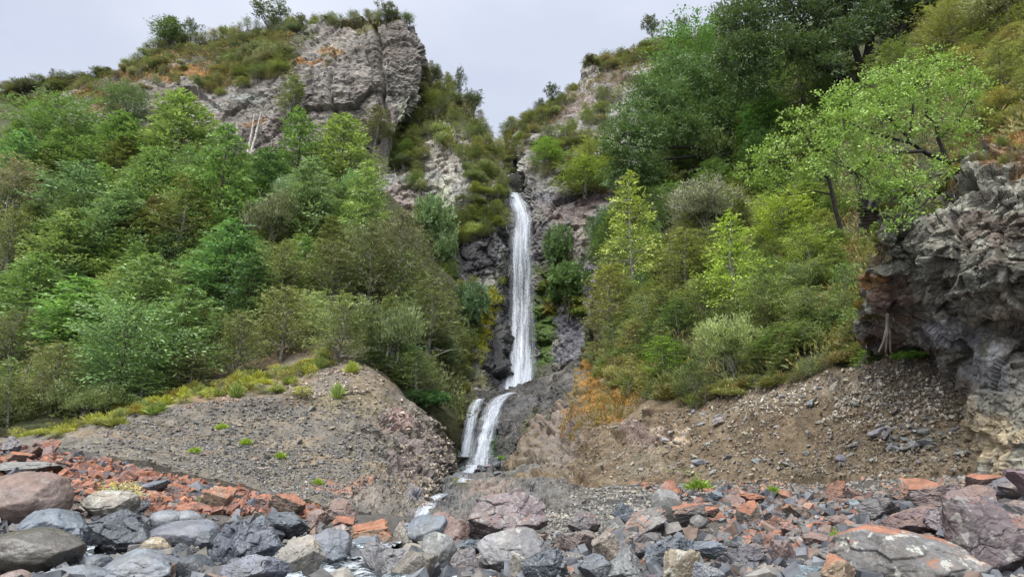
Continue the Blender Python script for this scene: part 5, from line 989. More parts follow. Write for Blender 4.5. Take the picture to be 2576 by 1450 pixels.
rocks = [
 (-60, 1185, 140, 1335, 'red', (.20, .155, .135), 'huge rounded brown boulder with pinkish top at the left edge', .55, 10), (-70, 1330, 172, 1450, 'wet', (.085, .08, .07), 'large wet dark smooth boulder at the bottom left edge', .7, 8),
 (40, 1278, 205, 1385, 'smooth', BG, 'smooth grey slab leaning beside the huge rounded brown boulder', .35, 9), (205, 1282, 372, 1400, 'grey', DG, 'big broken dark grey boulder with chipped face, left of the smooth wet ones', .12, 14), (198, 1232, 322, 1310, 'pale', WG, 'pale warm grey boulder just under the yellow-green river shrub', .3, 12),
 (120, 1308, 212, 1385, 'grey', BG, 'fractured grey boulder left of the big broken dark one', .1, 14), (370, 1283, 452, 1330, 'smooth', LG, 'smooth pale grey hump, left one of a pair', .8, 8), (428, 1283, 502, 1330, 'smooth', LG, 'smooth pale grey hump, right one of a pair', .8, 8), (368, 1310, 524, 1385, 'smooth', PL, 'large smooth water-worn boulder below the pair of humps', .75, 8),
 (345, 1350, 418, 1395, 'pale', TN, 'cream coloured rock between grey boulders at lower left', .3, 12), (240, 1383, 428, 1470, 'smooth', LG, 'long light bluish slab at the bottom, below the cream rock', .35, 9), (443, 1395, 528, 1465, 'smooth', DG, 'rounded dark grey boulder right of the long light slab', .4, 10), (522, 1306, 692, 1455, 'grey', (.07, .08, .10), 'tall jagged blue-black boulder at the bottom', .05, 16),
 (488, 1333, 545, 1398, 'grey', DG, 'dark rock leaning on the jagged blue-black boulder', .15, 12), (422, 1368, 488, 1420, 'grey', DG, 'small crumbly dark rock above the rounded dark grey boulder', .1, 14), (185, 1393, 268, 1440, 'wet', DG, 'small wet dark rock beside white water at lower left', .4, 10), (65, 1426, 245, 1490, 'smooth', LG, 'smooth light grey boulder cut by the bottom edge at left', .6, 8),
 (545, 1395, 705, 1490, 'smooth', PL, 'slanting light grey boulder cut by the bottom edge below the jagged one', .25, 10), (-10, 1432, 75, 1480, 'wet', RB, 'brown wet boulder in the bottom left corner', .5, 9),
 (97, 1102, 144, 1146, 'orange', RB, 'bright orange pointed rock on the upper left pile', .05, 8), (-10, 1094, 52, 1140, 'grey', PU, 'square purplish block at the left end of the pile', .05, 10), (54, 1103, 116, 1142, 'red', RB, 'pinkish block beside the bright orange pointed rock', .05, 11), (-20, 1160, 128, 1190, 'grey', (.15, .15, .14), 'long flat grey rock above the huge rounded boulder', .2, 12),
 (5, 1134, 72, 1166, 'orange', RB, 'orange lichened mound of rock near the left edge', .2, 12), (104, 1226, 170, 1260, 'orange', RB, 'orange topped rock right of the huge rounded boulder', .1, 12), (503, 1220, 582, 1285, 'otop', (.26, .20, .15), 'tan boulder with orange crown standing on the left rubble', .1, 10), (348, 1206, 416, 1240, 'grey', BG, 'blue-grey flat rock amid the orange rubble', .2, 11),
 (441, 1262, 494, 1294, 'orange', RB, 'orange wedge rock left of the tan orange-crowned boulder', .05, 9), (200, 1208, 240, 1240, 'orange', PU, 'small orange topped rock left of the yellow-green shrub, upper', .1, 10), (205, 1230, 244, 1258, 'orange', RB, 'small vivid orange rock left of the yellow-green shrub, lower', .1, 10), (136, 1256, 198, 1295, 'grey', RB, 'pinkish grey rock behind the smooth grey slab', .1, 12), (322, 1255, 368, 1295, 'grey', DG, 'dark rock at the right foot of the yellow-green shrub', .2, 12),
 (676, 1240, 766, 1295, 'orange', (.22, .18, .15), 'large orange-topped boulder left of centre', .1, 10), (636, 1240, 686, 1278, 'orange', RB, 'orange rock touching the large orange-topped boulder', .1, 11), (828, 1252, 897, 1312, 'red', (.17, .13, .12), 'reddish boulder with a dark hollow at the foot of the bank', .1, 12), (764, 1280, 841, 1335, 'grey', RB, 'purplish grey boulder below the foot of the bank', .15, 12),
 (834, 1298, 890, 1324, 'orange', RB, 'small flat orange rock under the reddish hollow boulder', .1, 11), (832, 1318, 884, 1360, 'pale', RB, 'pinkish rock left of the brown wedge', .2, 12), (874, 1308, 986, 1376, 'otop', (.20, .16, .11), 'brown wedge-shaped boulder with orange upper edge', .05, 8), (652, 1286, 771, 1362, 'grey', DG, 'dark bluish cracked boulder behind the flat oval one', .1, 14),
 (626, 1295, 678, 1345, 'grey', BG, 'grey rock at the left side of the dark bluish cracked boulder', .2, 12), (774, 1328, 874, 1410, 'smooth', (.12, .13, .15), 'flat-faced oval dark grey boulder at lower centre left', .35, 8), (786, 1368, 866, 1425, 'grey', BG, 'bluish ridged rock under the flat-faced oval boulder', .1, 14), (690, 1348, 806, 1475, 'grey', WG, 'angular pale-topped boulder standing between two white spills', .03, 10),
 (870, 1352, 941, 1385, 'smooth', BG, 'bluish grey low rock above the small rapid', .2, 11), (897, 1368, 1028, 1455, 'grey', (.13, .13, .135), 'broad flat-topped grey boulder with brown side at bottom centre', .05, 10), (985, 1308, 1028, 1380, 'red', WG, 'pinkish grey rock left of the blue-grey boulder', .15, 11), (1020, 1293, 1130, 1375, 'grey', BG, 'blue-grey banded boulder at the mouth of the side stream', .3, 11),
 (1076, 1286, 1177, 1375, 'red', (.2, .14, .12), 'reddish brown boulder behind the blue-grey banded one', .15, 11), (1171, 1226, 1373, 1366, 'purple', (.15, .125, .13), 'great purple-brown slanted slab right of the side stream', .2, 14), (1060, 1336, 1141, 1440, 'pale', (.16, .165, .165), 'speckled light grey upright boulder at bottom centre', .35, 12), (1136, 1373, 1207, 1445, 'grey', PU, 'brown and grey mottled boulder between two pale ones', .15, 13),
 (1008, 1366, 1066, 1402, 'pale', WG, 'tan grey rock beneath the blue-grey banded boulder', .3, 12), (985, 1390, 1092, 1475, 'grey', (.11, .10, .085), 'brownish dark boulder cut by the bottom edge at centre', .1, 11), (815, 1428, 892, 1480, 'smooth', WG, 'low grey stone beside the white spill at the bottom edge', .4, 10), (1206, 1328, 1392, 1440, 'pale', (.2, .2, .205), 'big pale boulder with cream lichen patches right of centre', .3, 12),
 (1156, 1355, 1242, 1390, 'grey', BG, 'flat bluish grey rock left of the big pale boulder', .15, 12), (1314, 1372, 1424, 1475, 'wet', DG, 'dark squarish wet boulder with pale cap at the bottom, right of centre', .08, 10), (1430, 1288, 1508, 1345, 'purple', PU, 'purplish rock at the left edge of the dark gravel', .15, 13), (1521, 1313, 1573, 1354, 'grey', (.13, .145, .14), 'small green-grey rock in front of the pointed slab', .2, 11),
 (1545, 1256, 1606, 1320, 'grey', BG, 'pointed upright grey slab on the dark gravel', .03, 8), (1567, 1272, 1672, 1350, 'otop', (.17, .165, .155), 'large grey pyramid boulder with an orange cap, right of centre', .05, 8), (1643, 1228, 1722, 1318, 'smooth', (.155, .155, .15), 'upright rounded grey boulder behind the orange-capped pyramid', .4, 10), (1668, 1205, 1715, 1250, 'orange', RB, 'orange peaked rock resting behind the upright rounded boulder', .05, 8),
 (1691, 1264, 1773, 1322, 'otop', (.16, .15, .14), 'rounded boulder with orange-red top right of the upright one', .25, 10), (1738, 1293, 1783, 1328, 'smooth', (.14, .14, .14), 'small round grey stone below the orange-red topped boulder', .5, 10), (1856, 1258, 1916, 1325, 'orange', (.17, .16, .14), 'upright orange-faced boulder on the right rubble', .15, 9), (1771, 1273, 1816, 1300, 'orange', RB, 'small orange diamond-shaped rock on the right rubble', .1, 9),
 (1493, 1337, 1561, 1415, 'grey', (.17, .15, .13), 'grey rock with a tan face left of the long dark slabs', .1, 12), (1405, 1338, 1500, 1395, 'grey', (.15, .125, .115), 'brownish boulder right of the big pale one', .2, 12), (1458, 1396, 1552, 1475, 'grey', (.08, .09, .10), 'blue-black slanting slab at the bottom edge', .05, 10), (1530, 1372, 1626, 1475, 'grey', (.17, .18, .18), 'light grey pyramid boulder at the bottom edge', .05, 9),
 (1625, 1347, 1757, 1430, 'grey', (.09, .105, .125), 'long slate blue boulder low right of centre', .12, 12), (1667, 1377, 1756, 1475, 'pale', (.22, .19, .14), 'yellowish grey boulder in front of the long slate blue one', .2, 11), (1748, 1360, 1831, 1405, 'grey', BG, 'grey angular block right of the long slate blue boulder', .05, 10), (1750, 1412, 1822, 1475, 'grey', LG, 'light grey rock at the bottom edge right of the yellowish boulder', .1, 10),
 (1815, 1362, 1926, 1445, 'red', (.15, .15, .165), 'tilted mauve grey slab at lower right', .05, 9), (1590, 1340, 1633, 1380, 'grey', PU, 'small purple-grey rock above the long slate blue boulder', .1, 12), (1860, 1238, 1932, 1264, 'orange', RB, 'long reddish rock near the top of the right rubble', .1, 11), (1778, 1228, 1816, 1258, 'grey', BG, 'bluish grey block near the top of the right rubble', .05, 11), (1284, 1388, 1336, 1455, 'pale', WG, 'pale rock tucked left of the dark squarish wet boulder', .2, 11),
 (2155, 1330, 2495, 1500, 'speck', (.125, .122, .12), 'enormous lichen-spotted boulder at the bottom right with orange crest', .3, 14), (2425, 1248, 2640, 1500, 'purple', (.10, .08, .085), 'huge purple-brown boulder in the bottom right corner', .12, 13), (2492, 1178, 2640, 1270, 'grey', (.11, .105, .12), 'large dark mauve boulder at the right edge below the tan wall', .1, 12), (2412, 1218, 2527, 1290, 'red', (.15, .11, .11), 'dusky red boulder left of the large dark mauve one', .1, 12),
 (2442, 1190, 2532, 1232, 'orange', RB, 'orange topped slab at the far right of the rubble crest', .1, 10), (2303, 1215, 2436, 1288, 'red', (.13, .10, .10), 'long red-topped dark slab on the right rubble crest', .05, 10), (2272, 1200, 2381, 1266, 'orange', (.2, .19, .17), 'orange-capped grey boulder at the left of the red-topped slab', .15, 10), (2164, 1240, 2266, 1315, 'grey', (.10, .095, .095), 'dark overhanging rock with shadowed front on the right rubble', .08, 11),
 (2238, 1270, 2365, 1345, 'red', (.14, .10, .105), 'plum red boulder below the orange-capped grey one', .12, 11), (2340, 1275, 2440, 1345, 'grey', (.12, .10, .105), 'brown-plum boulder right of the plum red one', .1, 12), (2408, 1275, 2480, 1312, 'orange', RB, 'flat orange rock wedged among the plum boulders', .1, 10), (2085, 1204, 2140, 1258, 'orange', (.2, .13, .1), 'solitary orange triangular rock at the top of the right rubble', .03, 7),
 (2068, 1393, 2165, 1475, 'otop', (.26, .2, .14), 'tan boulder with orange side left of the enormous spotted one', .25, 11), (1945, 1354, 2020, 1428, 'red', (.2, .15, .145), 'pinkish slanting rock left of the tan boulder', .08, 10), (1975, 1266, 2040, 1304, 'otop', (.15, .14, .12), 'olive grey rock with orange crest on the right rubble', .1, 10), (1964, 1310, 2018, 1346, 'orange', RB, 'small vivid orange rock in the middle of the right rubble', .1, 9),
 (2093, 1293, 2135, 1325, 'red', RB, 'rounded reddish stone on the right rubble', .3, 11), (2130, 1333, 2206, 1360, 'orange', RB, 'flat orange slab left above the enormous spotted boulder', .1, 10), (1928, 1280, 1974, 1318, 'grey', PU, 'small dark purple stone on the right rubble', .15, 12), (2025, 1340, 2100, 1378, 'red', (.19, .14, .13), 'pink-grey flat rock above the pinkish slanting one', .12, 12),
]
for r_ in rocks: place_rock(*r_)
# pale slab jammed in the head of the gorge
_b = gorge_back.at(1290, 470); _p = P(1290, 452, 78.0)
v_, f_ = rock(77, 4, 10, 60., .05, .05, (1, .8, .35)); o = put('boulder', mesh_from('boulder', v_*1.1, f_, B['pale'], False), None, _p, (0, .2, .3), None, (.3, .3, .31)); tag(o, 'pale slab jammed across the gorge above the lip of the waterfall', 'boulder')
# ---- smaller rocks: copies of a dozen shapes
RP = {}
for st in ('orange', 'otop', 'red', 'grey', 'smooth', 'pale'):
    RP[st] = []
    for i_ in range(7):
        v, f = rock(900+i_*13+len(st), 4, 7+i_//2, 90, .0 if st != 'smooth' else .5, .05, (1, .7, .4+.12*(i_ % 3)))
        RP[st].append(mesh_from('rock', v, f, B[st], st == 'smooth'))
occ = [(r_[0], r_[1], r_[2], r_[3]) for r_ in rocks]
def small_rocks(poly, n, styles, cols, spx, name, label, group, mind=0, sink=.3, lay=None, avoid=True):
    lay = lay or bed; pts = scatter_px(poly, n, mind); pts.sort(key=lambda p: p[1])
    for x, y in pts:
        if avoid and any(a+6 < x < c-6 and b+10 < y < d_+0 for a, b, c, d_ in occ): continue
        pos = lay.at(x, y); d = float(pos[1]); s = random.uniform(*spx)*.5*random.choice((.8, 1, 1, 1.35))/F*d
        st = random.choice(styles)
        o = put(name, random.choice(RP[st]), None, (float(P(x, y, d)[0]), d, float(pos[2])+s*(.5-sink)), (random.uniform(-.5, .5), random.uniform(-.5, .5), random.uniform(0, 6.28)), (s*random.uniform(.85, 1.3), s*random.uniform(.8, 1.1), s*random.uniform(.7, 1.15)), tuple(v_*.9 for v_ in jc(random.choice(cols), .2)))
        tag(o, label, 'rock', group)
OC = [(.22, .14, .11), (.17, .12, .11), (.13, .10, .10)]; GC = [BG, DG, LG, (.12, .12, .12), (.15, .14, .13), WG, PU]
LB = [(0, 1120), (150, 1140), (280, 1155), (420, 1195), (560, 1225), (700, 1250), (860, 1290), (800, 1300), (640, 1290), (520, 1290), (400, 1280), (330, 1260), (150, 1240), (0, 1190)]
small_rocks(LB, 170, ['orange', 'orange', 'otop', 'red', 'otop'], OC, (16, 38), 'lichened_rock', 'orange lichened rock in the rubble below the left bank', 'orange rocks of the left rubble', 8)
small_rocks(LB, 45, ['grey', 'grey'], GC, (12, 34), 'grey_rock', 'grey rock among the orange rubble on the left', 'grey rocks of the left rubble', 12)
small_rocks([(1390, 1210), (1540, 1192), (1720, 1225), (1720, 1240), (1560, 1215), (1400, 1225)], 60, ['orange', 'otop'], OC, (12, 26), 'lichened_rock', 'small orange rock in the band above the dark gravel', 'orange rocks above the dark gravel', 6)
RB_ = [(1700, 1235), (1850, 1225), (2060, 1235), (2270, 1245), (2300, 1290), (2250, 1340), (2160, 1380), (2050, 1400), (1880, 1370), (1780, 1330), (1720, 1310)]
small_rocks(RB_, 90, ['orange', 'otop', 'red', 'otop'], OC, (16, 38), 'lichened_rock', 'orange lichened rock in the rubble on the right', 'orange rocks of the right rubble', 9)
small_rocks(RB_, 55, ['grey', 'smooth', 'grey'], GC, (14, 38), 'grey_rock', 'grey rock among the orange rubble on the right', 'grey rocks of the right rubble', 10)
small_rocks([(1380, 1350), (1550, 1330), (1750, 1330), (1950, 1380), (2100, 1400), (2150, 1475), (1300, 1475)], 130, ['grey', 'grey', 'grey', 'pale', 'red'], GC, (26, 58), 'grey_rock', 'grey angular rock among the boulders at the bottom right of centre', 'grey rocks of the right foreground', 10)
small_rocks([(0, 1290), (380, 1290), (640, 1300), (900, 1340), (1200, 1350), (1380, 1380), (1380, 1475), (0, 1475)], 130, ['grey', 'grey', 'grey', 'pale'], GC, (26, 58), 'grey_rock', 'grey rock wedged between the boulders at the bottom left', 'grey rocks of the left foreground', 10)
small_rocks([(900, 1330), (1180, 1330), (1380, 1340), (1380, 1370), (900, 1370)], 26, ['grey', 'pale', 'otop'], GC, (18, 40), 'grey_rock', 'stone in the gap behind the central boulders', 'stones behind the central boulders', 12)
small_rocks([(1150, 1150), (1260, 1165), (1250, 1200), (1130, 1215)], 22, ['grey', 'smooth'], [DG, PU, BG], (14, 34), 'grey_rock', 'dark wet stone at the foot of the lower cascade', 'wet stones under the lower cascade', 8, lay=stream_bed, avoid=False)
small_rocks([(150, 1125), (480, 1035), (700, 1010), (900, 1020), (1000, 1100), (1020, 1220), (800, 1230), (500, 1160)], 70, ['grey', 'pale', 'red'], [(.2, .19, .17), (.25, .2, .15), (.16, .15, .14)], (8, 20), 'bank_stone', 'loose stone lying on the left scree bank', 'loose stones on the left bank', 14, lay=mound, avoid=False)
small_rocks([(1640, 1060), (1860, 1000), (2200, 930), (2420, 1000), (2430, 1170), (2000, 1190), (1600, 1190)], 110, ['grey', 'pale', 'smooth'], [(.24, .24, .23), (.3, .27, .2), (.18, .17, .15), (.16, .17, .18)], (10, 26), 'bank_stone', 'loose stone stuck in the brown right bank', 'loose stones in the right bank', 12, lay=right_slope, avoid=False)
small_rocks([(2200, 1070), (2330, 1060), (2360, 1130), (2230, 1130)], 26, ['grey', 'smooth'], [(.2, .21, .22), (.15, .16, .17)], (18, 34), 'bank_stone', 'bluish stone in the small slide of rocks under the hanging rootlets', 'stones of the small slide on the right bank', 10, lay=right_slope, avoid=False)

small_rocks([(2500, 1190), (2900, 1175), (2950, 1475), (2560, 1475)], 60, ['grey', 'red', 'otop', 'grey'], GC+OC, (50, 130), 'grey_rock', 'block of rock beyond the plum boulders at the far right', 'rocks beyond the right boulders', 34)
small_rocks([(-260, 1140), (0, 1150), (-20, 1475), (-280, 1475)], 45, ['grey', 'orange', 'smooth'], GC+OC, (40, 120), 'grey_rock', 'block of rock beyond the rounded brown boulder at the far left', 'rocks beyond the left boulders', 34)
# ---- gravel (uncountable)
def gravel(name, poly, n, lay, cols, smin, smax, label, flat=.42, lift=.15, pw=2.2, clump=.5):
    rng = np.random.default_rng(n); pts = np.array(scatter_px(poly, n)); V, Nn = lay.many(pts[:, 0], pts[:, 1])
    V = V+rng.normal(0, 1, V.shape)*np.array([1, 1, .0])*.07
    cl = fbm(V*.33+n, 3)*1.3+fbm(V*1.2, 2)*.6+rng.normal(0, .22, len(V)); keep = cl > -.55*clump; V, Nn = V[keep], Nn[keep]; m = len(V)
    dv = np.array([[x, y, z] for x in (-.8, .8) for y in (-.8, .8) for z in (-.8, .8)]); df = np.array([[0, 1, 3, 2], [4, 6, 7, 5], [0, 4, 5, 1], [2, 3, 7, 6], [0, 2, 6, 4], [1, 5, 7, 3]]); s = smin*(smax/smin)**(rng.random(m)**pw)*(V[:, 1]/20)**.4
    q = rng.normal(size=(m, 3, 3)); x = unit(q[:, 0]); z = unit(Nn+rng.normal(0, .55, (m, 3))); y = unit(np.cross(z, x)); x = np.cross(y, z)
    k = dv[None]*(1-rng.random((m, 8, 3))**1.3*np.array([.7, .62, .5]))*rng.uniform(.6, 1.2, (m, 1, 3))*np.array([1.25, .85, flat*1.6]); k = k*s[:, None, None]
    W = V[:, None]+k[..., :1]*x[:, None]+k[..., 1:2]*y[:, None]+k[..., 2:]*z[:, None]+Nn[:, None]*s[:, None, None]*lift
    f = (df[None]+np.arange(m)[:, None, None]*8).reshape(-1, 4)
    C = np.array(cols)[rng.integers(0, len(cols), m)]*rng.uniform(.7, 1.35, (m, 1))
    o = put(name, mesh_from(name, W.reshape(-1, 3), f, STONE, False, np.repeat(C, 8, 0))); tag(o, label, 'gravel', None, 'stuff')
SC = [(.12, .12, .115), (.155, .15, .135), (.095, .095, .093), (.19, .172, .14), (.13, .132, .137), (.16, .14, .105)]
OR = [(.21, .095, .06), (.25, .11, .065), (.14, .085, .068), (.10, .088, .08), (.085, .085, .088), (.17, .10, .075), (.11, .10, .095)]
gravel('scree', [(120, 1128), (300, 1060), (500, 1012), (700, 995), (900, 1000), (1000, 1060), (1040, 1180), (1000, 1290), (880, 1285), (700, 1245), (500, 1195), (300, 1150)], 30000, mound, SC, .015, .085, 'grey shale scree covering the left bank', pw=3.0, clump=.35)
gravel('scree', [(500, 1012), (900, 880), (1000, 1000), (1120, 1090), (1130, 1250), (1040, 1300), (1000, 1060), (880, 1000)], 3500, mound, [(.24, .2, .16), (.21, .17, .13), (.28, .24, .2)], .025, .12, 'brown stony crust on the right shoulder of the left bank')
gravel('bank_gravel', [(1300, 1200), (1500, 1080), (1650, 1030), (1860, 985), (2200, 915), (2420, 900), (2440, 1190), (2000, 1205)], 19000, right_slope, [(.15, .115, .075), (.2, .165, .12), (.12, .095, .066), (.27, .24, .19), (.15, .15, .14), (.145, .11, .07)], .013, .075, 'brown gravelly earth of the right bank', pw=2.8, clump=.8)
gravel('bank_gravel', [(1850, 985), (2200, 925), (2420, 960), (2430, 1100), (2100, 1060), (1850, 1040)], 2500, right_slope, [(.32, .29, .23), (.25, .225, .18), (.36, .33, .28)], .02, .085, 'pale stones studding the upper right bank')
gravel('shingle', [(1360, 1225), (1550, 1205), (1700, 1230), (1640, 1300), (1500, 1350), (1380, 1345)], 10000, bed, [(.14, .14, .13), (.19, .18, .16), (.11, .11, .11), (.24, .22, .18)], .02, .085, 'dark angular shingle right of the purple-brown slab')
gravel('shingle', [(1600, 1195), (2000, 1195), (2500, 1185), (2500, 1230), (2100, 1240), (1700, 1235)], 6000, bed, [(.16, .16, .15), (.2, .19, .17), (.25, .15, .10)], .02, .09, 'shingle along the foot of the right bank')
gravel('orange_rubble', LB, 8000, bed, OR+OR[:2]+OR[:2], .035, .17, 'small broken orange lichened stones of the left rubble', .45, .3, 1.5, .2)
gravel('orange_rubble', RB_, 6500, bed, OR+[(.15, .15, .15), (.12, .12, .125)], .025, .13, 'small broken orange lichened stones of the right rubble', .45, .3, 1.5, .2)
gravel('shingle', [(-300, 1190), (200, 1230), (500, 1260), (900, 1310), (1000, 1340), (1400, 1340), (1700, 1320), (2500, 1240), (2950, 1190), (2950, 1475), (-300, 1475)], 18000, bed, [(.10, .10, .10), (.14, .13, .12), (.08, .085, .095), (.18, .165, .14), (.17, .10, .07)], .018, .12, 'broken stone and shingle between the boulders of the river bed', .5, .25, 1.8, .1)
GR = [(.08, .086, .098), (.11, .118, .13), (.055, .06, .07), (.14, .132, .12), (.095, .092, .09), (.14, .10, .08)]
gravel('broken_rock', [(-300, 1200), (0, 1250), (300, 1290), (700, 1320), (1000, 1345), (1400, 1340), (1600, 1330), (2100, 1330), (2250, 1240), (2950, 1190), (2950, 1475), (-300, 1475)], 5600, bed, GR, .07, .26, 'broken grey stones filling the gaps between the boulders', .55, .35, 1.3, 0)
gravel('broken_rock', RB_, 1600, bed, GR+[(.2, .12, .09)], .06, .2, 'broken grey stones in the right rubble', .5, .35, 1.3, 0)
gravel('broken_rock', LB, 1100, bed, GR[:3]+[(.22, .10, .062), (.25, .11, .065), (.18, .09, .066), (.19, .105, .08)]*2, .08, .24, 'broken stones in the left rubble', .5, .35, 1.3, 0)
# yellow-green river shrub and small green tufts
tree_at('heath', 2, 250, 1200, 350, 1282, bed, (.36, .38, .16), 'river_shrub', 'pale yellow-green shrub growing among the orange rocks at lower left', 'shrub', parts=('stem', 'foliage'), base=1268)
for x, y, w_, lb in ((1945, 1237, 44, 'dark green weed tuft at the top of the right rubble'), (1755, 1225, 60, 'low dark green plant on shingle behind the upright rounded boulder'), (505, 1262, 22, 'tiny green tuft at the left foot of the tan orange-crowned boulder'), (560, 1210, 16, 'tiny straw-coloured grass tuft on the left rubble'), (2100, 1352, 30, 'tiny green tuft beside the flat orange slab')):
    tree_at('tuft', x, x-w_/2, y-w_*.5, x+w_/2, y+2, bed, (.14, .22, .04) if 'straw' not in lb else (.4, .33, .14), 'weed_tuft', lb, 'plant')
for x, y in ((620, 1108), (705, 1138), (560, 1072), (492, 1135), (800, 1205)):
    tree_at('tuft', x, x-15, y-3, x+15, y+3, mound, (.18, .27, .04), 'weed_tuft', 'small bright green weed patch on the left scree bank', 'plant', 'weed patches on the left bank')
# ------------------------------------------------------------------ water
def fall_mat():
    m, nt, N, L = newmat('falling_water')
    uv = N('ShaderNodeAttribute', attribute_name='Flow'); mp = N('ShaderNodeMapping'); L(uv.outputs['Vector'], mp.inputs[0]); mp.inputs['Scale'].default_value = (9, .12, 1)
    n = N('ShaderNodeTexNoise'); L(mp.outputs[0], n.inputs['Vector']); n.inputs['Scale'].default_value = 1.6; n.inputs['Detail'].default_value = 7; n.inputs['Roughness'].default_value = .7; n.inputs['Distortion'].default_value = .4
    mp2 = N('ShaderNodeMapping'); L(uv.outputs['Vector'], mp2.inputs[0]); mp2.inputs['Scale'].default_value = (5, 2.2, 1)
    n2 = N('ShaderNodeTexNoise'); L(mp2.outputs[0], n2.inputs['Vector']); n2.inputs['Scale'].default_value = 2.5; n2.inputs['Detail'].default_value = 5; n2.inputs['Roughness'].default_value = .75
    sx = N('ShaderNodeSeparateXYZ'); L(uv.outputs['Vector'], sx.inputs[0])          # z = density
    a = mathn(N, L, 'ADD', mathn(N, L, 'MULTIPLY', n.outputs['Fac'], .75), mathn(N, L, 'MULTIPLY', n2.outputs['Fac'], .35))
    a = mathn(N, L, 'ADD', a, mathn(N, L, 'SUBTRACT', sx.outputs[2], .76))
    r = ramp(N, [(.24, .05), (.66, .85)]); L(a, r.inputs[0])
    p = N('ShaderNodeBsdfPrincipled'); p.inputs['Base Color'].default_value = (.52, .57, .64, 1); p.inputs['Roughness'].default_value = .45
    t = N('ShaderNodeBsdfTransparent'); mx = N('ShaderNodeMixShader'); L(r.outputs[0], mx.inputs[0]); L(t.outputs[0], mx.inputs[1]); L(p.outputs[0], mx.inputs[2])
    o = N('ShaderNodeOutputMaterial'); L(mx.outputs[0], o.inputs[0]); return m
FALL = fall_mat()
def sheet(name, path, nv, nu, label, seed=0, depth_bulge=.25, dens=.5, strands=1, wob_=.35):
    """falling water: rows (px centre, py, half width px, distance, density); uneven strands in relief, one closed curtain"""
    rng = np.random.default_rng(seed); A = np.array(path, float); t = np.linspace(0, len(A)-1, nv); A = herm(np.arange(len(A)), A, t)
    Vs, Fs, Us = [], [], []; off = 0
    for s_ in range(strands):
        u = np.linspace(-1, 1, nu); U, T = np.meshgrid(u, np.arange(nv), indexing='xy')
        wob = fbm(np.stack([U*0+s_*5, T*.05, U*0+seed], -1), 3)*(.22 if wob_ > .1 else .08)+fbm(np.stack([U*2+s_*5, T*.12, U*0+seed+5], -1), 3)*wob_
        PXs = A[:, 0][:, None]+1.5*(U+wob*(1-np.abs(U)*.3))*A[:, 2][:, None]*(1-.12*s_); PYs = np.repeat(A[:, 1][:, None], nu, 1)
        D = A[:, 3][:, None]-depth_bulge*(1-U**2)-s_*.3+fbm(np.stack([U*6, T*.03, U*0+s_*9+seed], -1), 4)*.25
        V = P(PXs, PYs, D); den = A[:, 4][:, None]-np.abs(U)**2*.34+fbm(np.stack([U*3, T*.02, U*0+seed], -1), 3)*.22
        dist = np.concatenate([[0], np.cumsum(np.linalg.norm(np.diff(V[:, nu//2], axis=0), axis=1))])
        wid = (A[:, 2]*A[:, 3]/F)[:, None]*U
        Us.append(np.stack([wid+s_*3.3+seed, np.repeat(dist[:, None], nu, 1), den], -1).reshape(-1, 3)); Vs.append(V.reshape(-1, 3))
        i = np.arange(nv-1)[:, None]*nu; j = np.arange(nu-1)[None]
        Fs.append(np.stack([i+j, i+j+1, i+nu+j+1, i+nu+j], -1).reshape(-1, 4)+off); off += nu*nv
    me = mesh_from(name, np.concatenate(Vs), np.concatenate(Fs), FALL, True)
    at = me.attributes.new('Flow', 'FLOAT_VECTOR', 'POINT'); at.data.foreach_set('vector', np.concatenate(Us).astype(np.float32).ravel())
    o = put(name, me); tag(o, label, None, None, 'structure'); return o
def wall_d(px, py, *lays):
    ds = []
    for l in lays:
        k = int(np.argmin((l.fPX-px)**2+(l.fPY-py)**2))
        if (l.fPX[k]-px)**2+(l.fPY[k]-py)**2 < 200: ds.append(l.fV[k][1])
    return min(ds) if ds else None
rows = [(1291, 484, 9, .75), (1296, 500, 13, .75), (1305, 518, 18, .66), (1312, 545, 19, .62), (1311, 600, 20, .6), (1312, 680, 23, .58), (1313, 760, 25, .58), (1311, 830, 26, .6), (1309, 900, 28, .63), (1306, 950, 31, .68), (1304, 984, 33, .74)]
dw = [min([x for x in (wall_d(px+o_, py, left_spur, right_spur) for o_ in (-w_, 0, w_)) if x]) for px, py, w_, q in rows]
dw = np.minimum.accumulate(np.array(dw)); print('fall d', dw)
sheet('waterfall', [(r_[0], r_[1], r_[2], d_-.45, r_[3]) for r_, d_ in zip(rows, dw)], 220, 26, 'tall narrow white waterfall dropping down the gorge', 1, strands=2, wob_=.08)
def run(name, pts, lay, nv, seed, label, up=.25, dens=.7, strands=1):
    rr = []
    for px, py, w_ in pts:
        rr.append((px, py, w_, float(lay.at(px, py)[1])-up, dens))
    D = np.array([r_[3] for r_ in rr]); D = np.minimum.accumulate(D)
    return sheet(name, [(a, b, c, dd, e) for (a, b, c, _, e), dd in zip(rr, D)], nv, 14, label, seed, .12, strands=strands)
run('cascade', [(1290, 986, 9), (1264, 996, 12), (1247, 1014, 15), (1236, 1040, 17), (1227, 1070, 18), (1219, 1105, 19), (1211, 1140, 20), (1205, 1168, 22)], ledge, 90, 2, 'broad strand of the lower cascade', .5, .66, 2)
run('cascade', [(1208, 1002, 8), (1197, 1016, 11), (1188, 1040, 11), (1181, 1075, 11), (1175, 1110, 12), (1168, 1148, 13)], ledge, 90, 3, 'thin left strand of the lower cascade', .5, .66, 2)
run('cascade', [(1246, 1018, 5), (1238, 1050, 6), (1232, 1085, 5), (1226, 1120, 6), (1222, 1160, 6)], ledge, 70, 8, 'faint thin trickle right of the broad strand', .45, .5, 1)
run('cascade', [(1200, 1040, 3), (1196, 1070, 4), (1192, 1100, 4), (1190, 1150, 4)], ledge, 60, 9, 'faint trickle between the two strands', .45, .5, 1)
